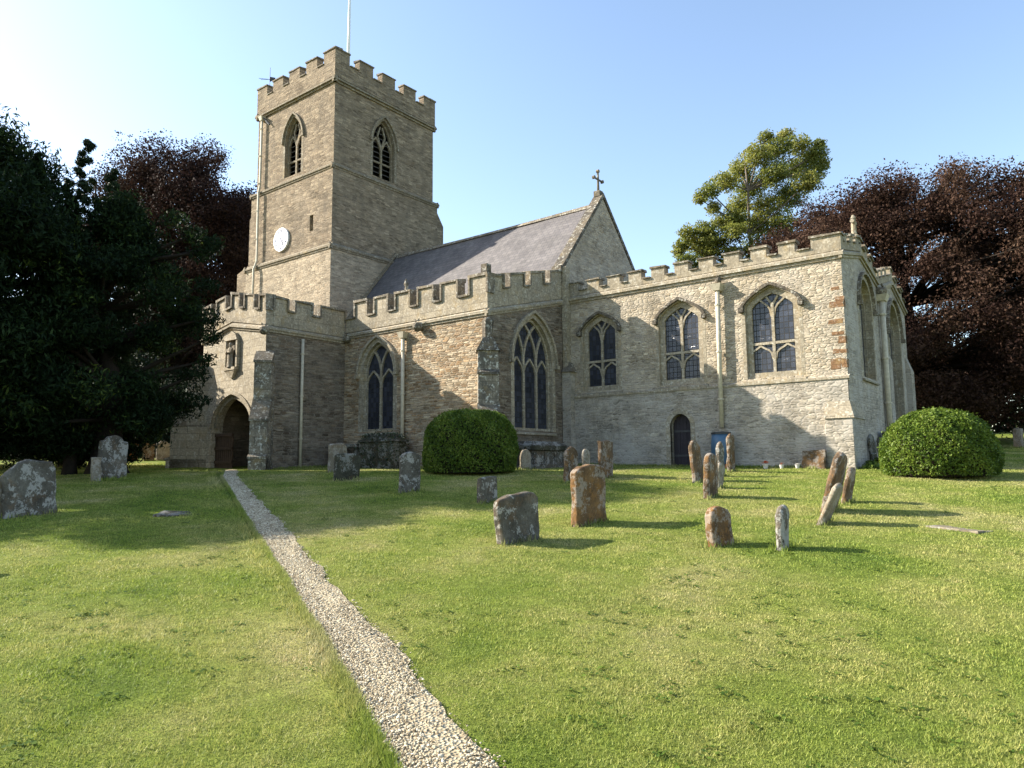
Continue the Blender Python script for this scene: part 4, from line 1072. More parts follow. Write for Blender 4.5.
S('small cream headstone beside the shaded clipped bush', -14.7, 19.65, 'round', .55, .7, .1, 'pale_stone', 0, 0, 0)
S('little stump of a headstone in front of the shaded clipped bush', -9.8, 11.75, 'flat', .52, .54, .13, 'grey_stone', -4, 3, 2)
S('speckled upright headstone standing alone in the yew shadow', -12.5, 12.15, 'camber', .6, .93, .12, 'grey_stone', -3, 2, 2)
S('pale grey headstone behind a lower one near the porch wall', -19.6, 15.7, 'camber', .74, .98, .12, 'pale_stone', 0, 0, 0)
S('low dark headstone with white lichen spots in front of a pale grey one', -16.45, 13.5, 'camber', .84, .75, .13, 'dark_stone', -5, 3, -2)
S('tall brown headstone leaning before the small chapel door', -7.95, 18.2, 'round', .62, 1.1, .12, 'brown_stone', 4, -5, 0)
S('dark round-topped headstone with a pale foot in front of the brown leaning one', -6.35, 15.15, 'round', .58, .96, .13, 'brown_stone', 3, 3, 2)
S('narrow mottled headstone in front of the blue water butt', -8.1, 20.1, 'pointed', .36, .98, .12, 'grey_stone', 0, 1, 0)
S('short pale footstone at the foot of the mottled headstones', -6.95, 17.1, 'round', .28, .6, .1, 'pale_stone', -4, 5, 0)
S('thin upright headstone beside the blue water butt', -8.45, 21.8, 'round', .42, 1.16, .12, 'brown_stone', 2, 1, 0)
S('small peaked headstone with an orange lichen edge, alone on open grass', -4.05, 9.95, 'pointed', .48, .55, .15, 'rust_stone', -12, -3, 4)
S('small round-topped grey footstone with a long thin shadow on open grass', -3.23, 10.05, 'round', .34, .6, .1, 'grey_stone', 4, 2, 0)
S('tall brown headstone tilting sharply in the leaning cluster', -3.72, 14.3, 'round', .75, 1.12, .12, 'brown_stone', 1, 15, 0)
S('pale slab leaning steeply in front of its leaning cluster', -3.45, 12.85, 'camber', .5, .72, .085, 'pale_stone', 2, 24, 0)
S('short dark headstone at the back of the leaning cluster', -3.75, 15.7, 'camber', .45, .72, .1, 'brown_stone', 0, 12, 0)
S('rough brown slab propped against the chapel wall by the corner buttress', -6.75, 24.5, 'flat', .14, .62, .72, 'brown_stone', 0, 0, -8, sink=.02)
S('headstone mostly cut off by the photo edge near the sunny bush', -.78, 20.45, 'flat', .5, .42, .12, 'grey_stone', 0, 0, 0)
S('large square pale headstone with slanting shoulders on the shade edge', -15.85, 5.42, 'hip', .97, 1.06, .14, 'grey_stone', 12, -3, 2)
S('grey slab next to the large slanting-shouldered headstone', -15.9, 4.72, 'flat', .5, .78, .12, 'pale_stone', 8, 0, 0)
S('tall scroll-topped double headstone under the yew', -22.8, 9.9, 'shoulder', .88, 1.28, .13, 'grey_stone', 10, 0, 0)
S('thin footstone leaning beside the scroll-topped headstone', -22.3, 9.25, 'flat', .28, .7, .1, 'pale_stone', 10, -4, 0)
S('dark rounded headstone in deep shade behind the scroll-topped one', -34.9, 13.4, 'round', 1.1, 1.4, .14, 'dark_stone', 10)
S('square dark headstone furthest back under the yew branches', -42.5, 14.3, 'flat', .95, 1.1, .14, 'dark_stone', 10)
S('bright orange round-topped headstone in the far shade', -41.1, 18.8, 'round', .85, 1.3, .12, 'orange_stone', 20)
S('dull brown square headstone beside the bright orange one', -40.1, 19.25, 'flat', .8, .98, .12, 'brown_stone', 20)
S('pale framed headstone nearest the porch buttress in the far shade', -40.6, 20.3, 'shoulder', .95, 1.1, .12, 'pale_stone', 20)
S('dark headstone with a round top leaning on the chapel end wall', -5.45, 26.85, 'round', .7, 1.12, .1, 'dark_stone', 0, -4)
S('second dark headstone leaning on the chapel end wall, nearer the pipe', -5.42, 28.1, 'camber', .75, .95, .1, 'dark_stone', 0, -4)
S('third dark headstone leaning on the end wall, behind the sunny bush', -5.42, 29.2, 'flat', .8, 1.2, .1, 'dark_stone', 0, -4)
S('low weathered headstone at the sunny lawn edge, casting a short shadow', -10.6, 2.75, 'camber', .6, .35, .12, 'grey_stone', 5)
S('pale post-like headstone far off beneath the copper beech', -2.4, 45.5, 'flat', .6, 1.0, .14, 'pale_stone', 40)
S('low grey headstone far off beneath the copper beech', -.2, 44.0, 'round', .7, .8, .12, 'grey_stone', 40)
# chest tomb below the east window of the aisle
ct = empty('chest_tomb', (-15.75, 22.0, gz(-15.75, 22.0))); tag(ct, 'low lichen-covered chest tomb below the pointed three-light window', 'tomb')
def child(mb, name, par, **k):
    o = mb.build(name, None, **k); o.parent = par; return o
mb = MB(); mb.box(-.42, .42, -1.0, 1.0, -.3, .62, M['grey_stone'])
for y in (-.95, -.32, .32, .95): mb.box(.42, .46, y-.07, y+.07, -.3, .6, M['grey_stone'])
child(mb, 'chest', ct, bevel=.02)
mb = MB(); mb.box(-.52, .54, -1.1, 1.1, .622, .8, M['dark_stone']); mb.hexa([(-.5, -1.08, .8), (.52, -1.08, .8), (.52, 1.08, .8), (-.5, 1.08, .8), (-.3, -.9, .98), (.25, -.9, .96), (.25, .9, .96), (-.3, .9, .98)], M['grey_stone']); child(mb, 'tomb_lid', ct, bevel=.03)
mb = MB(); mb.box(-.6, .62, -1.18, 1.18, -.3, .14, M['grey_stone']); child(mb, 'tomb_plinth', ct, bevel=.02)
# big ivy-grown tomb by the aisle wall
tb = empty('ivy_tomb', (-21.0, 18.95, gz(-21, 18.95))); tag(tb, 'big dark tomb overgrown with ivy below the two-light aisle window', 'tomb')
mb = MB(); mb.hexa([(-1.0, -.4, -.3), (1.0, -.4, -.3), (1.0, .4, -.3), (-1.0, .4, -.3), (-.95, -.36, 1.0), (.95, -.36, 1.0), (.95, .36, 1.0), (-.95, .36, 1.0)], M['dark_stone'])
mb.hexa([(-1.05, -.45, 1.0), (1.05, -.45, 1.0), (1.05, .45, 1.0), (-1.05, .45, 1.0), (-.6, -.2, 1.3), (.6, -.2, 1.3), (.6, .2, 1.3), (-.6, .2, 1.3)], M['dark_stone'])
child(mb, 'tomb_body', tb, bevel=.04)
t2 = empty('table_tomb', (-23.2, 19.2, gz(-23.2, 19.2))); tag(t2, 'low table tomb with an open dark side next to the porch corner', 'tomb')
mb = MB(); mb.box(-.85, .85, -.4, .4, .78, .93, M['grey_stone']); child(mb, 'tomb_slab', t2, bevel=.02)
for x in (-.7, .7):
    mb = MB(); mb.box(x-.09, x+.09, -.33, .33, -.3, .779, M['dark_stone']); child(mb, 'tomb_leg', t2)
def ledger(label, X, Y, w, l, mat, yaw):
    mb = MB()
    n = 8
    P = [(w/2*math.cos(a)*(1.0/max(abs(math.cos(a)), abs(math.sin(a)))), l/2*math.sin(a)*(1.0/max(abs(math.cos(a)), abs(math.sin(a))))) for a in np.linspace(0, 2*math.pi, 25)[:-1]]
    lo = [(a+random.uniform(-.02, .02), b+random.uniform(-.02, .02), -.1) for a, b in P]; hi = [(a*.97, b*.97, .012+random.uniform(-.006, .006)) for a, b, _ in lo]
    for i in range(24): mb.face([lo[i], lo[(i+1) % 24], hi[(i+1) % 24], hi[i]], M[mat])
    mb.face(hi, M[mat])
    o = mb.build('ledger_slab'); o.location = (X, Y, gz(X, Y)); o.rotation_euler[2] = math.radians(yaw)
    # follow the slope of the lawn
    o.rotation_euler[0] = math.atan2(gz(X, Y+.5)-gz(X, Y-.5), 1); o.rotation_euler[1] = -math.atan2(gz(X+.5, Y)-gz(X-.5, Y), 1)
    return tag(o, label, 'grave slab')
ledger('flat dark ledger slab sunk in the lawn close to the gravel path', -13.5, 7.1, .72, .62, 'dark_stone', 45)
ledger('flat pale ledger slab sunk in the sunny lawn near the leaning stones', -1.55, 13.35, .5, .8, 'pale_stone', 70)

# longer grass the mower misses at the feet of the stones and walls
FEET = [(o.location.x, o.location.y, o.rotation_euler[2], .5) for o in scene.objects if o.name.startswith('headstone')]
pts = []
for (x, y, a, hw) in FEET:
    k = 130; t_ = rng.uniform(-hw, hw, k); sd = rng.choice([-1, 1], k)*rng.uniform(.05, .13, k)
    pts.append(np.stack([x+sd*math.cos(a)-t_*math.sin(a), y+sd*math.sin(a)+t_*math.cos(a)], -1))
for (x0, y0, x1, y1, k) in ((-16.3, 24.75, -5.7, 24.75, 2600), (-24.3, 19.75, -16.5, 19.7, 1700), (-24.3, 16.5, -24.3, 19.7, 600), (-16.3, 20, -16.3, 24.6, 600), (-5.4, 25, -5.4, 30, 700)):
    t_ = rng.random(k); pts.append(np.stack([x0+(x1-x0)*t_+rng.normal(0, .07, k), y0+(y1-y0)*t_+rng.normal(0, .07, k)], -1))
k = 34000; q_ = rng.random(k)**1.6*(NP_-8); i_ = q_.astype(int); f_ = (q_-i_)[:, None]     # turf lip standing over the near edge of the path
pts.append(pl[i_]*(1-f_)+pl[i_+1]*f_-dirn[i_]*rng.uniform(-.012, .06, k)[:, None])
pts = np.concatenate(pts); n = len(pts); X, Y = pts[:, 0], pts[:, 1]; dq = HX*X+HY*Y
zb = ground_z(X, Y); hg = rng.uniform(.04, .13, n); hg[-k:] = rng.uniform(.03, .062, k); an = rng.uniform(0, 6.28, n); wd = .003+.0006*dq; la = rng.uniform(0, 6.28, n); ln = hg*rng.uniform(.1, .8, n)
vs = np.stack([np.stack([X-np.cos(an)*wd, Y-np.sin(an)*wd, zb-.01], -1), np.stack([X+np.cos(an)*wd, Y+np.sin(an)*wd, zb-.01], -1), np.stack([X+np.cos(la)*ln, Y+np.sin(la)*ln, zb+hg], -1)], 1).reshape(-1, 3)
me = bpy.data.meshes.new('long_grass'); np_mesh(me, vs, np.arange(3*n).reshape(-1, 3)); tint_attr(me, rng.random(n)*.7); me.materials.append(M['grass'])
o = bpy.data.objects.new('long_grass', me); COL.objects.link(o); tag(o, 'longer grass left uncut round headstones and along the church walls', 'grass', kind='stuff')

# ------------------------------------------------------------------ leaves
def leaf_mat(name, stops, trans=.3, rough=.5, spec=.3):
    m, nt = new_mat(name)
    a = nd(nt, 'ShaderNodeAttribute', attribute_name='tint').outputs['Fac']
    c = ramp(nt, a, stops)
    d = nd(nt, 'ShaderNodeBsdfPrincipled', {'Base Color': c, 'Roughness': rough, 'Specular IOR Level': spec})
    t = nd(nt, 'ShaderNodeBsdfTranslucent', {'Color': c})
    ms = nd(nt, 'ShaderNodeMixShader', {0: trans, 1: d.outputs[0], 2: t.outputs[0]})
    o = nd(nt, 'ShaderNodeOutputMaterial'); nt.links.new(ms.outputs[0], o.inputs[0])
    return m
L_yew = leaf_mat('yew needles', [(0, (.006, .013, .005)), (.6, (.013, .027, .009)), (.88, (.03, .052, .014)), (1, (.12, .155, .03))], .2, .65, .12)  # brightest stop paints sunlit sprays into the needle colour
L_con = leaf_mat('dark conifer needles', [(0, (.01, .02, .009)), (.7, (.02, .038, .014)), (1, (.045, .065, .02))], .15, .6, .2)
L_beech = leaf_mat('copper beech leaves', [(0, (.026, .012, .01)), (.5, (.053, .029, .02)), (.85, (.095, .055, .036)), (1, (.14, .09, .058))], .28, .75, .1)
L_beech2 = leaf_mat('dark copper beech leaves', [(0, (.018, .009, .009)), (.6, (.035, .02, .015)), (1, (.07, .044, .03))], .25, .75, .08)
L_green = leaf_mat('yellow green leaves', [(0, (.1, .13, .025)), (.5, (.19, .21, .04)), (.85, (.29, .28, .06)), (1, (.4, .34, .1))], .5, .5, .3)
L_box = leaf_mat('clipped box leaves', [(0, (.04, .08, .01)), (.5, (.095, .15, .018)), (.9, (.17, .23, .03)), (1, (.24, .29, .06))], .3, .5, .2)
L_ivy = leaf_mat('ivy leaves', [(0, (.012, .025, .008)), (.7, (.03, .05, .015)), (1, (.07, .09, .03))], .15, .4, .4)
L_wood = leaf_mat('dark woodland leaves', [(0, (.012, .02, .008)), (.7, (.03, .045, .015)), (1, (.06, .075, .025))], .25, .6, .2)
def leaves(P, size, name, mat, parent=None, nrm=None, asp=.55, tint=None, droop=0., bias=.5, base=None):
    """one mesh of folded rhombic leaves at points P (n,3)"""
    n = len(P)
    v = rng.normal(size=(n, 3)); v /= np.linalg.norm(v, axis=1, keepdims=True)
    if nrm is not None: v = v*(1-bias)+nrm*bias*1.6; v /= np.linalg.norm(v, axis=1, keepdims=True)+1e-9
    r = rng.normal(size=(n, 3)); r[:, 2] -= droop
    a = np.cross(v, r); a /= np.linalg.norm(a, axis=1, keepdims=True)+1e-9
    if droop: a2 = r - v*np.einsum('ij,ij->i', r, v)[:, None]; a = a2/(np.linalg.norm(a2, axis=1, keepdims=True)+1e-9)
    b = np.cross(v, a)
    s = (size if np.ndim(size) else np.full(n, size))*rng.uniform(.6, 1.25, n)
    a *= s[:, None]*.5; b *= s[:, None]*.5*asp; f = v*s[:, None]*.12
    q = np.stack([P-a, P+b+f, P+a, P-b+f], 1).reshape(-1, 3)
    fs = np.arange(4*n).reshape(-1, 4)
    me = bpy.data.meshes.new(name); np_mesh(me, q, fs)
    tint_attr(me, np.clip(rng.random(n) if tint is None else tint, 0, 1)); me.materials.append(mat)
    o = bpy.data.objects.new(name, me); COL.objects.link(o)
    if parent is not None: o.parent = parent; o.matrix_parent_inverse = Matrix.Translation(-Vector(parent.location))
    return o
def blob_points(blobs, n, shell=.55, flat=.8):
    """blobs: (x,y,z,r). points fill each blob, denser to its skin"""
    B = np.array(blobs); w = np.maximum(B[:, 3], .22)**1.8; k = rng.choice(len(B), n, p=w/w.sum())
    v = rng.normal(size=(n, 3)); v /= np.linalg.norm(v, axis=1, keepdims=True)
    lump = 1+.28*np.sin(v[:, 0]*5+k)*np.sin(v[:, 1]*4+k*1.7)+.2*np.sin(v[:, 2]*7+k*2.3)
    rad = B[k, 3]*np.clip(rng.beta(3.2, 1.3, n), .05, 1)*lump
    v2 = v.copy(); v2[:, 2] *= flat
    P = B[k, :3]+v2*rad[:, None]
    tw = rng.random(len(B))
    return P, v, np.clip(.55*rng.random(n)+.45*tw[k], 0, 1)
def limb(mb, p, q, r0, r1, mat, sag=.1, n=5):
    p = Vector(p); q = Vector(q); L = (q-p).length; pts = []; rr = []
    o = Vector((random.uniform(-1, 1), random.uniform(-1, 1), random.uniform(-.4, 1)))*L*sag
    for i in range(n+1):
        t = i/n; pts.append(p.lerp(q, t)+o*math.sin(math.pi*t)*(.6+.4*random.random())); rr.append(r0+(r1-r0)*t)
    mb.tube(pts, rr, mat, 7, False)
def tree(name, label, cat, X, Y, blobs, trunk_r, fork, leaf_mat_, n, size, bark, group=None, asp=.55, droop=0., flat=.8, bias=.5, lean=(0, 0), extra=None):
    """blobs in world coordinates relative to the tree's foot"""
    z0 = gz(X, Y); root = empty(name, (X, Y, z0)); tag(root, label, cat, group)
    B = [(X+b[0], Y+b[1], z0+b[2], b[3]) for b in blobs]
    mb = MB(); top = Vector((X+lean[0], Y+lean[1], z0+fork))
    mb.tube([(X, Y, z0-.4), (X, Y, z0+.3), (X+lean[0]*.5, Y+lean[1]*.5, z0+fork*.5), tuple(top)], [trunk_r*1.7, trunk_r*1.15, trunk_r*.9, trunk_r*.75], M[bark], 12)
    zmax = max(b[2] for b in B)-1.2
    spine = [top]; m = 5
    cxm = sum(b[0] for b in B)/len(B); cym = sum(b[1] for b in B)/len(B)
    for i in range(1, m+1):
        t = i/m; spine.append(Vector((top.x+(cxm-top.x)*t+random.uniform(-.3, .3), top.y+(cym-top.y)*t+random.uniform(-.3, .3), top.z+(zmax-top.z)*t)))
    mb.tube(spine, [trunk_r*.75*(1-.16*i) for i in range(m+1)], M[bark], 9)
    for b in B:
        if b[3] < .32: continue
        c = Vector(b[:3])
        s = min(spine, key=lambda p: (p-c).length + (4 if p.z > c.z-.1*(c-p).length else 0))
        limb(mb, s, c, max(trunk_r*.22, .05), .03, M[bark], .08)
    o = mb.build('trunk', None, smooth=True); o.parent = root; o.matrix_parent_inverse = Matrix.Translation(-Vector(root.location))
    P, v, tint = blob_points(B, n, flat=flat)
    leaves(P, size, 'crown', leaf_mat_, root, v, asp, tint, droop, bias)
    return root
def crown(cx, cy, cz, rx, ry, rz, n, br, low=-1., seed=0, prof=None):
    R = random.Random(seed); out = []
    while len(out) < n:
        u = R.uniform(low, 1); a = R.uniform(0, 2*math.pi); w = math.sqrt(max(0, 1-u*u)); rad = R.uniform(.55, 1.0)**.5
        if prof: w = prof(u)
        f = 1+.12*math.sin(3*a+seed)+.1*math.sin(5*u+a*2)
        out.append((cx+rx*w*rad*f*math.cos(a), cy+ry*w*rad*f*math.sin(a), cz+rz*u*(rad if not prof else 1), R.uniform(.75, 1.3)*br))
    return out
TG = 'trees around the churchyard'
# copper beech behind the clipped bush, reaching out of frame
X, Y = cam_pt(25.3, 45)
tree('copper_beech', 'broad dark purple copper beech beyond the chapel end, sweeping almost to the ground', 'tree', X, Y,
     crown(0, 0, 8.0, 11.0, 9.8, 7.9, 270, 1.4, -1., 3)+crown(0, 0, 6.5, 7.5, 7., 5.5, 70, 1.6, -1., 4)+crown(-4.6, -3.6, 9.4, 2.6, 2.6, 5.4, 60, 1.0, -1., 6)+crown(0, 0, 12.2, 8.5, 8., 4.0, 80, 1.2, -.2, 16), .6, 4.5, L_beech, 430000, .165, 'bark', TG, .6, bias=.35)
X, Y = cam_pt(38, 48)
tree('copper_beech', 'second copper beech, mostly out of frame beyond the sunny clipped bush', 'tree', X, Y,
     crown(0, 0, 7.6, 7.5, 7.5, 7.6, 80, 1.8, -1., 5), .55, 4, L_beech2, 100000, .21, 'bark', TG, .6, bias=.35)
X, Y = cam_pt(-26.3, 57)
tree('copper_beech', 'tall dark copper beech rising between the yews and the tower', 'tree', X, Y,
     crown(0, 0, 15.2, 7.4, 7.0, 9.2, 200, 1.45, -1., 8)+crown(0, 0, 14.5, 5, 5, 6.5, 50, 1.6, -1., 9), .7, 7, L_beech2, 240000, .2, 'bark', TG, .6, bias=.35)
# light green tree beyond the chapel roof
X, Y = cam_pt(17.4, 50)
def gb_(px, py, r, dd=0.):
    d_ = 50+dd; lt = (px-512)/726*d_; zz = (468-py)/726*d_*1.0+EYE
    x_, y_ = cam_pt(lt, d_); return (x_-X, y_-Y, zz-gz(X, Y), r)
gl = [gb_(*q) for q in ((792, 142, 1.3), (815, 140, 1.1, 1), (770, 150, 1.3, -1), (826, 152, .8), (752, 165, 1.2, 1), (735, 178, 1.1), (718, 188, .9, -1), (708, 196, .6), (760, 185, 1.4, 2),
      (785, 170, 1.4, -1), (806, 165, 1.3, 2), (775, 205, 1.3), (748, 205, 1.1, 1.5), (800, 195, 1.5, 1), (722, 206, .7), (765, 225, 1.3, 1), (742, 232, 1.1, -1), (790, 225, 1.6), (720, 240, 1.1), (700, 243, .95, 1), (688, 245, .7),
      (712, 255, 1.1, 1), (738, 256, 1.3), (765, 250, 1.5), (692, 262, .9, -1), (700, 275, 1.1), (725, 275, 1.3), (755, 275, 1.5), (785, 255, 1.6), (820, 180, 1.2, -2), (835, 138, .6), (780, 130, .7), (800, 128, .7), (832, 150, 1.0), (826, 168, 1.1), (838, 160, .6), (694, 232, .8), (712, 230, 1.0), (730, 222, .9), (684, 252, .6), (745, 218, 1.1), (716, 245, 1.2))]
tree('ash_tree', 'airy yellow-green tree showing above the chapel battlements', 'tree', X, Y, [(a_, b_, c_, r_*.86) for a_, b_, c_, r_ in gl], .28, 6, L_green, 72000, .18, 'barkpale', TG, .5, bias=.3)
# yews by the porch
X, Y = cam_pt(-13.6, 24.5)
def yprof(u): return math.sqrt(max(0, 1-max(u, -.2)**2))*.92+.08 if u < .4 else max(.05, (1-u)*1.35)
yb = crown(0, 0, 5.0, 2.35, 2.35, 4.2, 110, .72, -1., 11, yprof)
yb += [(HY*a-HX*0+0, -HX*a, z, r) for a, z, r in ((2.9, 7.6, .5), (3.3, 7.9, .38), (2.6, 8.2, .5), (3.2, 5.2, .55), (3.3, 4.6, .42), (3.1, 6.4, .5), (2.9, 3.3, .5), (3.2, 3.8, .35), (1.9, 8.8, .5))]
yb = [b for b in yb if b[2] > 1.5]
for _ in range(60):              # low skirts behind and beside the trunk
    a, b = random.uniform(-3.8, -.4), random.uniform(-1.3, 2.6); yb.append((HY*a+HX*b, -HX*a+HY*b, random.uniform(.7, 2.6), random.uniform(.6, .9)))
tree('yew_tree', 'dark spreading yew brushing the porch front with its branch tips', 'tree', X, Y, yb, .5, 1.8, L_yew, 110000, .19, 'bark', TG, .28, 1.0, .7, .3)
X, Y = cam_pt(-18.0, 22)
tb_ = crown(0, 0, 4.8, 3., 3., 4., 60, 1.1, -.85, 22)+crown(0, 0, 6.3, 4.3, 4.2, 5.1, 260, .95, -.85, 21, lambda u: math.sqrt(max(0, 1-max(u, -.3)**2)))
for a_, b_, zt_, rb_ in ((3.6, -.5, 9.2, .7), (2.7, .6, 10.4, .8), (1.6, -.4, 11.0, .8), (.6, .5, 11.9, .9), (-.6, 0, 12.2, .9), (4.2, .4, 8.2, .6), (2.1, -1.4, 9.8, .7), (-1.8, .3, 11.6, .9), (3.2, 1.4, 9.4, .7)):
    for k in range(26):
        t_ = k/25; r_ = rb_*(1-t_)+.05; an = random.uniform(0, 6.28); q = r_*random.uniform(.2, 1.0)
        tb_.append((a_*HY+b_*HX+q*math.cos(an), -a_*HX+b_*HY+q*math.sin(an), zt_-3.2+3.2*t_, .1+.2*(1-t_)))
tree('yew_tree', 'taller black-green yew filling the edge of the churchyard', 'tree', X, Y, [b for b in tb_ if b[2] > 1.3], .65, 2.2, L_yew, 190000, .22, 'bark', TG, .28, 1.0, .7, .3)
X, Y = cam_pt(-14.8, 24.4)
sp = []
for a_, b_, zt_, rb_ in ((0, 0, 11.7, 1.15), (.75, .3, 10.7, .8), (-.8, .4, 10.2, .9)):
    for k in range(64):
        t_ = k/63; r_ = rb_*(1-t_)**.8+.1; an = random.uniform(0, 6.28); q = r_*random.uniform(.3, 1.0)
        sp.append((a_*HY+b_*HX+q*math.cos(an), -a_*HX+b_*HY+q*math.sin(an), 3.5+(zt_-3.5)*t_+random.uniform(-.2, .2), .12+.22*(1-t_)))
tree('conifer', 'thin spire-topped dark conifer behind the yews', 'tree', X, Y, sp, .18, 3, L_con, 60000, .13, 'bark', TG, .3, .8, .9, .3)
X, Y = cam_pt(-17.6, 31)
tree('added_shade_tree', 'small dense evergreen added behind the yews to shade the porch buttress', 'tree', X, Y, crown(0, 0, 2.9, 2.1, 2.1, 2.6, 60, .7, -.95, 41), .2, 1.2, L_con, 36000, .2, 'bark', TG, .5, 0, .9, .3)  # unseen tree, added to keep sun off the porch buttress

for lt_, dd_, hh_, rr_, lab in ((-21.3, 17.2, 5.4, 4.1, 'broad yew standing out of frame whose shade falls across the lawn'), (-25, 31, 3.2, 4.2, 'low dark yew added at the back edge to shade the lawn')):  # the low yew is an addition that shades the lawn beyond
    X, Y = cam_pt(lt_, dd_)
    cb = crown(0, 0, hh_*.98, rr_, rr_, hh_*.86, 110, .95, -.9, int(dd_), lambda u: math.sqrt(max(0, 1-max(u, -.3)**2)))
    tree('yew_tree', lab, 'tree', X, Y, [b for b in cb if b[2] > .9], .55, 2.0, L_yew, 90000, .24, 'bark', TG, .28, 1.0, .7, .3)

# distant woodland and hedge closing the view
def belt(name, label, u0, u1, d0, d1, h, n, size, mat, step=2.2, kind='stuff', cat='wood'):
    bl = []
    for u in np.arange(u0, u1, step):
        for q in range(3):
            dd_ = random.uniform(d0, d1); x_, y_ = cam_pt(u+random.uniform(-1, 1), dd_); g = gz(x_, y_); hh = h*random.uniform(.65, 1.1)
            for z in np.arange(.8, hh, 1.7): bl.append((x_+random.uniform(-.8, .8), y_+random.uniform(-.8, .8), g+z, random.uniform(1.1, 1.9)))
    P, v, t = blob_points(bl, n); o = leaves(P, size, name, mat, None, v, .6, t, 0, .4)
    return tag(o, label, cat, kind=kind)
belt('woodland', 'dark mass of distant trees closing the shade beyond the yews', -75, -24, 60, 72, 13, 70000, .6, L_wood)
belt('undergrowth', 'black shaded undergrowth beneath and behind the yews', -50, -17.5, 47, 54, 5, 45000, .4, L_con)
belt('woodland', 'low dark woodland beyond the copper beeches', 16, 75, 66, 76, 9, 45000, .6, L_wood)
belt('woodland', 'distant trees hidden mostly by the church', -24, 20, 85, 95, 8, 20000, .7, L_wood)

# low broad-leaved weeds and clover in the turf
nw = 1500; dw = 3.2*np.exp(rng.random(nw)*math.log(26/3.2)); lw = rng.uniform(-1, 1, nw)*(.74*dw+3); xw = HX*dw+HY*lw; yw = HY*dw-HX*lw
lw_ = np.interp(xw*.85-yw*.53, (pm[:, 0]*.85-pm[:, 1]*.53)[order], order.astype(float)); iw = np.clip(lw_.astype(int), 0, NP_-1)
aw = np.einsum('ij,ij->i', np.stack([xw, yw], -1)-pl[iw], dirn[iw]); okw = ((aw < -.03) | (aw > W_[iw]+.03)) & (np.sin(xw*.9+yw*.5)+np.sin(yw*1.3-xw*.4) > -.6)
xw, yw, dw = xw[okw], yw[okw], dw[okw]; q = 9
Pw = np.repeat(np.stack([xw, yw, ground_z(xw, yw)+.012], -1), q, 0)+rng.normal(0, 1, (len(xw)*q, 3))*np.array([.03, .03, .005])*(1+np.repeat(dw, q)*.05)[:, None]
o = leaves(Pw, .03*(1+np.repeat(dw, q)*.04), 'lawn_weeds', L_box, None, np.tile([0., 0., 1.], (len(Pw), 1)), .75, rng.random(len(Pw))*.65, 0, .65)
tag(o, 'low broad-leaved weeds and clover growing through the lawn', 'weeds', kind='stuff')

# clipped bushes
def clipped(name, label, X, Y, rx, h, n, sq, top):
    z0 = gz(X, Y); root = empty(name, (X, Y, z0)); tag(root, label, 'bush', 'clipped dome bushes')
    a = rng.uniform(0, 2*math.pi, n); q = rng.random(n)*math.pi/2
    # dome profile: r and z along a rounded superellipse, tucked in a little at the soil
    cq, sq_ = np.cos(q), np.sin(q)
    k_ = (cq**sq+sq_**sq)**(-1/sq); rr, zr = cq*k_, sq_*k_
    keep_ = rng.random(n) < np.clip(rr+.12, 0, 1); a, rr, zr, cq, sq_ = a[keep_], rr[keep_], zr[keep_], cq[keep_], sq_[keep_]; n = len(a)
    lump = 1+.028*np.sin(a*5+zr*4)*np.sin(zr*6+a*2)+.016*np.sin(a*13+2)*np.sin(zr*15)+.01*np.sin(a*31)*np.sin(zr*37)
    lump = np.where(rng.random(n) < .02, lump*rng.uniform(1.0, 1.045, n), lump)
    dep = (1-np.abs(rng.normal(0, .03, n)))*lump; tuck = 1-.09*np.clip(1-zr/.35, 0, 1)**2
    P = np.stack([X+rx*rr*np.cos(a)*dep*tuck, Y+rx*rr*np.sin(a)*dep*tuck, z0+.03+h*zr*dep], -1)
    nr_ = np.stack([np.cos(a)*cq, np.sin(a)*cq, sq_], -1)
    hole = np.sin(a*23+zr*9)*np.sin(zr*31+a*4)+.5*np.sin(a*51)*np.sin(zr*63) > .78; kp = ~(hole & (rng.random(n) < .8)) & ~((zr < .12) & (rng.random(n) < .35))
    leaves(P[kp], .066, 'foliage', L_box, root, nr_[kp], .6, np.clip(rng.random(kp.sum())*.75+.3*np.sin(a[kp]*3+zr[kp]*4)**2, 0, 1), 0, .3)
    # woody mass inside so that no sky shows through
    mb = MB(); k = mb.mi(M['bark']); prev = None
    for t_ in np.linspace(0, 1, 9):
        ang_ = t_*math.pi/2; c_, s_ = math.cos(ang_), math.sin(ang_); kk = (abs(c_)**sq+abs(s_)**sq)**(-1/sq); r_ = max(rx*.86*c_*kk, .01); z_ = h*.88*s_*kk; r_ *= 1-.09*max(0, 1-z_/h/.35)**2
        i0 = len(mb.v); mb.v += [(r_*math.cos(b), r_*math.sin(b), z_) for b in np.linspace(0, 2*math.pi, 21)[:-1]]
        if prev is not None:
            for j in range(20): mb.f.append((prev+j, prev+(j+1) % 20, i0+(j+1) % 20, i0+j)); mb.m.append(k)
        prev = i0
    o = mb.build('stem_core', None, smooth=True); o.parent = root
    return root
clipped('clipped_bush', 'dark clipped bush with a flattened top, mostly in shade before the aisle corner', -15.15, 17.35, 1.5, 1.9, 60000, 3.6, 2.9)
clipped('clipped_bush', 'bright sunlit clipped dome bush beyond the leaning headstones', -3.1, 23.3, 1.52, 1.8, 64000, 2.5, 2.2)
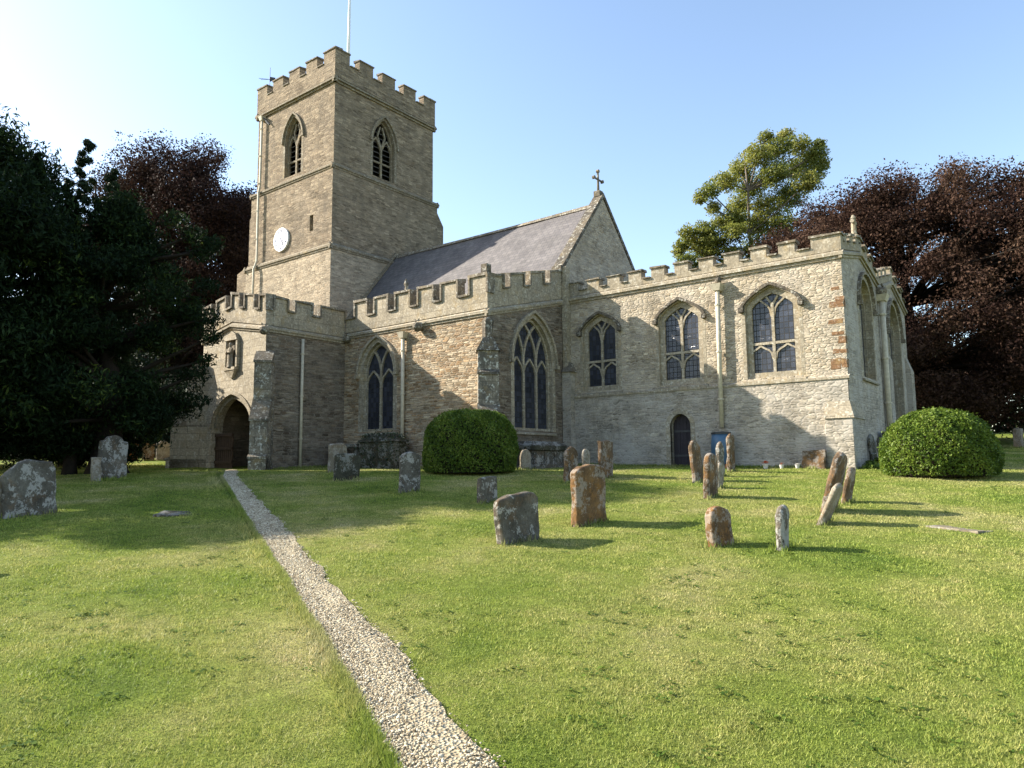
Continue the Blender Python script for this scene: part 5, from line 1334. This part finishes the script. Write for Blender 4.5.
# ivy on the tomb
P = []; 
for _ in range(260):
    a_ = rng.uniform(-1.05, 1.05); z_ = rng.uniform(.0, 1.25); P.append((-21.0+a_, 18.95-.44+rng.normal(0, .04)+.25*max(0, z_-1.0), gz(-21, 18.95)+z_))
for _ in range(420): P.append((-21.0+rng.uniform(-.9, 1.0), 18.95+rng.uniform(-.4, .4), gz(-21, 18.95)+1.22+rng.normal(0, .08)))
for _ in range(120): P.append((-21.0+1.0+rng.normal(0, .05), 18.95+rng.uniform(-.4, .4), gz(-21, 18.95)+rng.uniform(0, 1.2)))
P = np.array(P); iv = leaves(P, .08, 'ivy', L_ivy, tb, None, .8)
# plants at the foot of the end wall
def plant(label, X, Y, r, h, n, flowers, petal, leafm=L_box, name='flowering_plant', group=None):
    z0 = gz(X, Y); root = empty(name, (X, Y, z0)); tag(root, label, 'plant', group)
    v = rng.normal(size=(n, 3)); v /= np.linalg.norm(v, axis=1, keepdims=True); v[:, 2] = np.abs(v[:, 2])
    P = np.array([X, Y, z0])+v*np.array([r, r, h])*rng.uniform(.5, 1, n)[:, None]
    leaves(P, .12, 'foliage', leafm, root, v, .6)
    for i in range(flowers):
        a_ = rng.uniform(0, 6.28); q = rng.uniform(.2, .8)
        p = Vector((r*q*math.cos(a_), r*q*math.sin(a_), h*rng.uniform(.75, 1.12)))
        f = MB()
        for j in range(7):
            b = j*.9; d_ = Vector((math.cos(b), math.sin(b), .5))*.055
            f.face([p, p+d_+Vector((-d_.y, d_.x, 0))*.5, p+d_*1.7, p+d_-Vector((-d_.y, d_.x, 0))*.5], petal)
        o = f.build('bloom', None); o.parent = root
    return root
plant('low leafy plant with white blooms at the foot of the chapel end wall', -4.95, 26.2, .5, .42, 900, 7, M['petal'])
plant('green leafy clump beside the corner buttress of the chapel', -5.2, 25.2, .28, .28, 350, 0, M['petal'], name='leafy_plant')
def pot(label, X, Y, s, petal, n):
    z0 = gz(X, Y); root = empty('flower_pot', (X, Y, z0)); tag(root, label, 'flower pot')
    mb = MB(); mb.tube([(0, 0, 0), (0, 0, s*.8), (0, 0, s*.82), (0, 0, s)], [s*.4, s*.55, s*.64, s*.64], M['pot'], 14); child(mb, 'pot', root, smooth=False)
    f = MB()
    for j in range(n):
        a_ = random.uniform(0, 6.28); q = random.uniform(0, .6)*s; c_ = Vector((q*math.cos(a_), q*math.sin(a_), s*1.05+random.uniform(0, .5)*s))
        for b in range(5):
            d_ = Vector((math.cos(b*1.26), math.sin(b*1.26), .3))*s*.22; f.face([c_, c_+d_+Vector((-d_.y, d_.x, 0))*.5, c_+d_*1.6, c_+d_-Vector((-d_.y, d_.x, 0))*.5], petal)
    child(f, 'flowers', root)
    return root
pot('small pale pot of orange flowers on the grass below the chapel wall', -8.1, 23.9, .16, M['redpetal'], 26)
pot('smaller pot of dry brownish flowers next to the orange ones', -7.6, 23.95, .12, M['terracotta'], 12)
pot('pale pot near the propped brown slab at the chapel corner', -7.15, 24.1, .12, M['petal'], 8)
# water butt under the chapel downpipe
wb = empty('water_butt', (-9.78, 24.45, gz(-9.78, 24.45))); tag(wb, 'blue water butt on bricks under the chapel downpipe', 'water butt')
mb = MB(); mb.tube([(0, 0, .12), (0, 0, .16), (0, 0, .5), (0, 0, .54), (0, 0, .86), (0, 0, .9), (0, 0, 1.16)], [.29, .31, .345, .36, .355, .345, .32], M['butt'], 22); child(mb, 'barrel', wb, smooth=True)
mb = MB(); mb.tube([(0, 0, 1.161), (0, 0, 1.22), (0, 0, 1.25)], [.34, .34, .25], M['pipedark'], 22); child(mb, 'lid', wb)
mb = MB(); mb.tube([(0, -.34, .3), (0, -.45, .3), (0, -.47, .24)], [.025, .025, .02], M['pipedark'], 8); child(mb, 'tap', wb)
mb = MB()
for i in range(2):
    for j in range(3): mb.box(-.34+j*.23, -.13+j*.23, -.3+i*.32, -.02+i*.32, -.1, .119, M['terracotta'])
child(mb, 'brick_base', wb)

# ------------------------------------------------------------------ light, sky, camera
AZ = math.radians(25.5); EL = math.radians(30)
sun_from = Vector((-math.cos(AZ)*math.cos(EL), -math.sin(AZ)*math.cos(EL), math.sin(EL)))
sl = bpy.data.lights.new('sun', 'SUN'); sl.energy = 5.0; sl.angle = math.radians(.5); sl.color = (1., .93, .81)
so = bpy.data.objects.new('sun', sl); COL.objects.link(so)
so.rotation_euler = (-sun_from).to_track_quat('-Z', 'Y').to_euler(); so.location = (-30, -10, 40)
w = bpy.data.worlds.new('World'); scene.world = w; w.use_nodes = True
nt = w.node_tree; nt.nodes.clear()
sky = nd(nt, 'ShaderNodeTexSky', sky_type='NISHITA'); sky.sun_disc = False; sky.sun_elevation = EL
sky.sun_rotation = math.atan2(sun_from.x, sun_from.y); sky.air_density = 1.0; sky.dust_density = .8; sky.ozone_density = .4
bg = nd(nt, 'ShaderNodeBackground', {'Color': sky.outputs[0], 'Strength': .125})
o = nd(nt, 'ShaderNodeOutputWorld'); nt.links.new(bg.outputs[0], o.inputs[0])

yaw, pit, rol = math.radians(37.8057), math.radians(6.352), math.radians(-.5)
fw = Vector((-math.sin(yaw)*math.cos(pit), math.cos(yaw)*math.cos(pit), math.sin(pit)))
r = Vector((math.cos(yaw), math.sin(yaw), 0)); u = r.cross(fw)
r2 = r*math.cos(rol)+u*math.sin(rol); u2 = -r*math.sin(rol)+u*math.cos(rol)
cd = bpy.data.cameras.new('camera'); cd.sensor_width = 36; cd.lens = 726.09/1024*36; cd.clip_end = 3000; cd.clip_start = .05
co = bpy.data.objects.new('camera', cd); COL.objects.link(co)
co.matrix_world = Matrix(((r2.x, u2.x, -fw.x, 0), (r2.y, u2.y, -fw.y, 0), (r2.z, u2.z, -fw.z, EYE), (0, 0, 0, 1)))
scene.camera = co
scene.view_settings.view_transform = 'Standard'; scene.view_settings.look = 'None'; scene.view_settings.gamma = 1; scene.view_settings.exposure = 1.45
scene.render.engine = 'CYCLES'
scene.cycles.max_bounces = 6; scene.cycles.diffuse_bounces = 3; scene.cycles.transmission_bounces = 3; scene.cycles.glossy_bounces = 2
scene.cycles.use_denoising = True
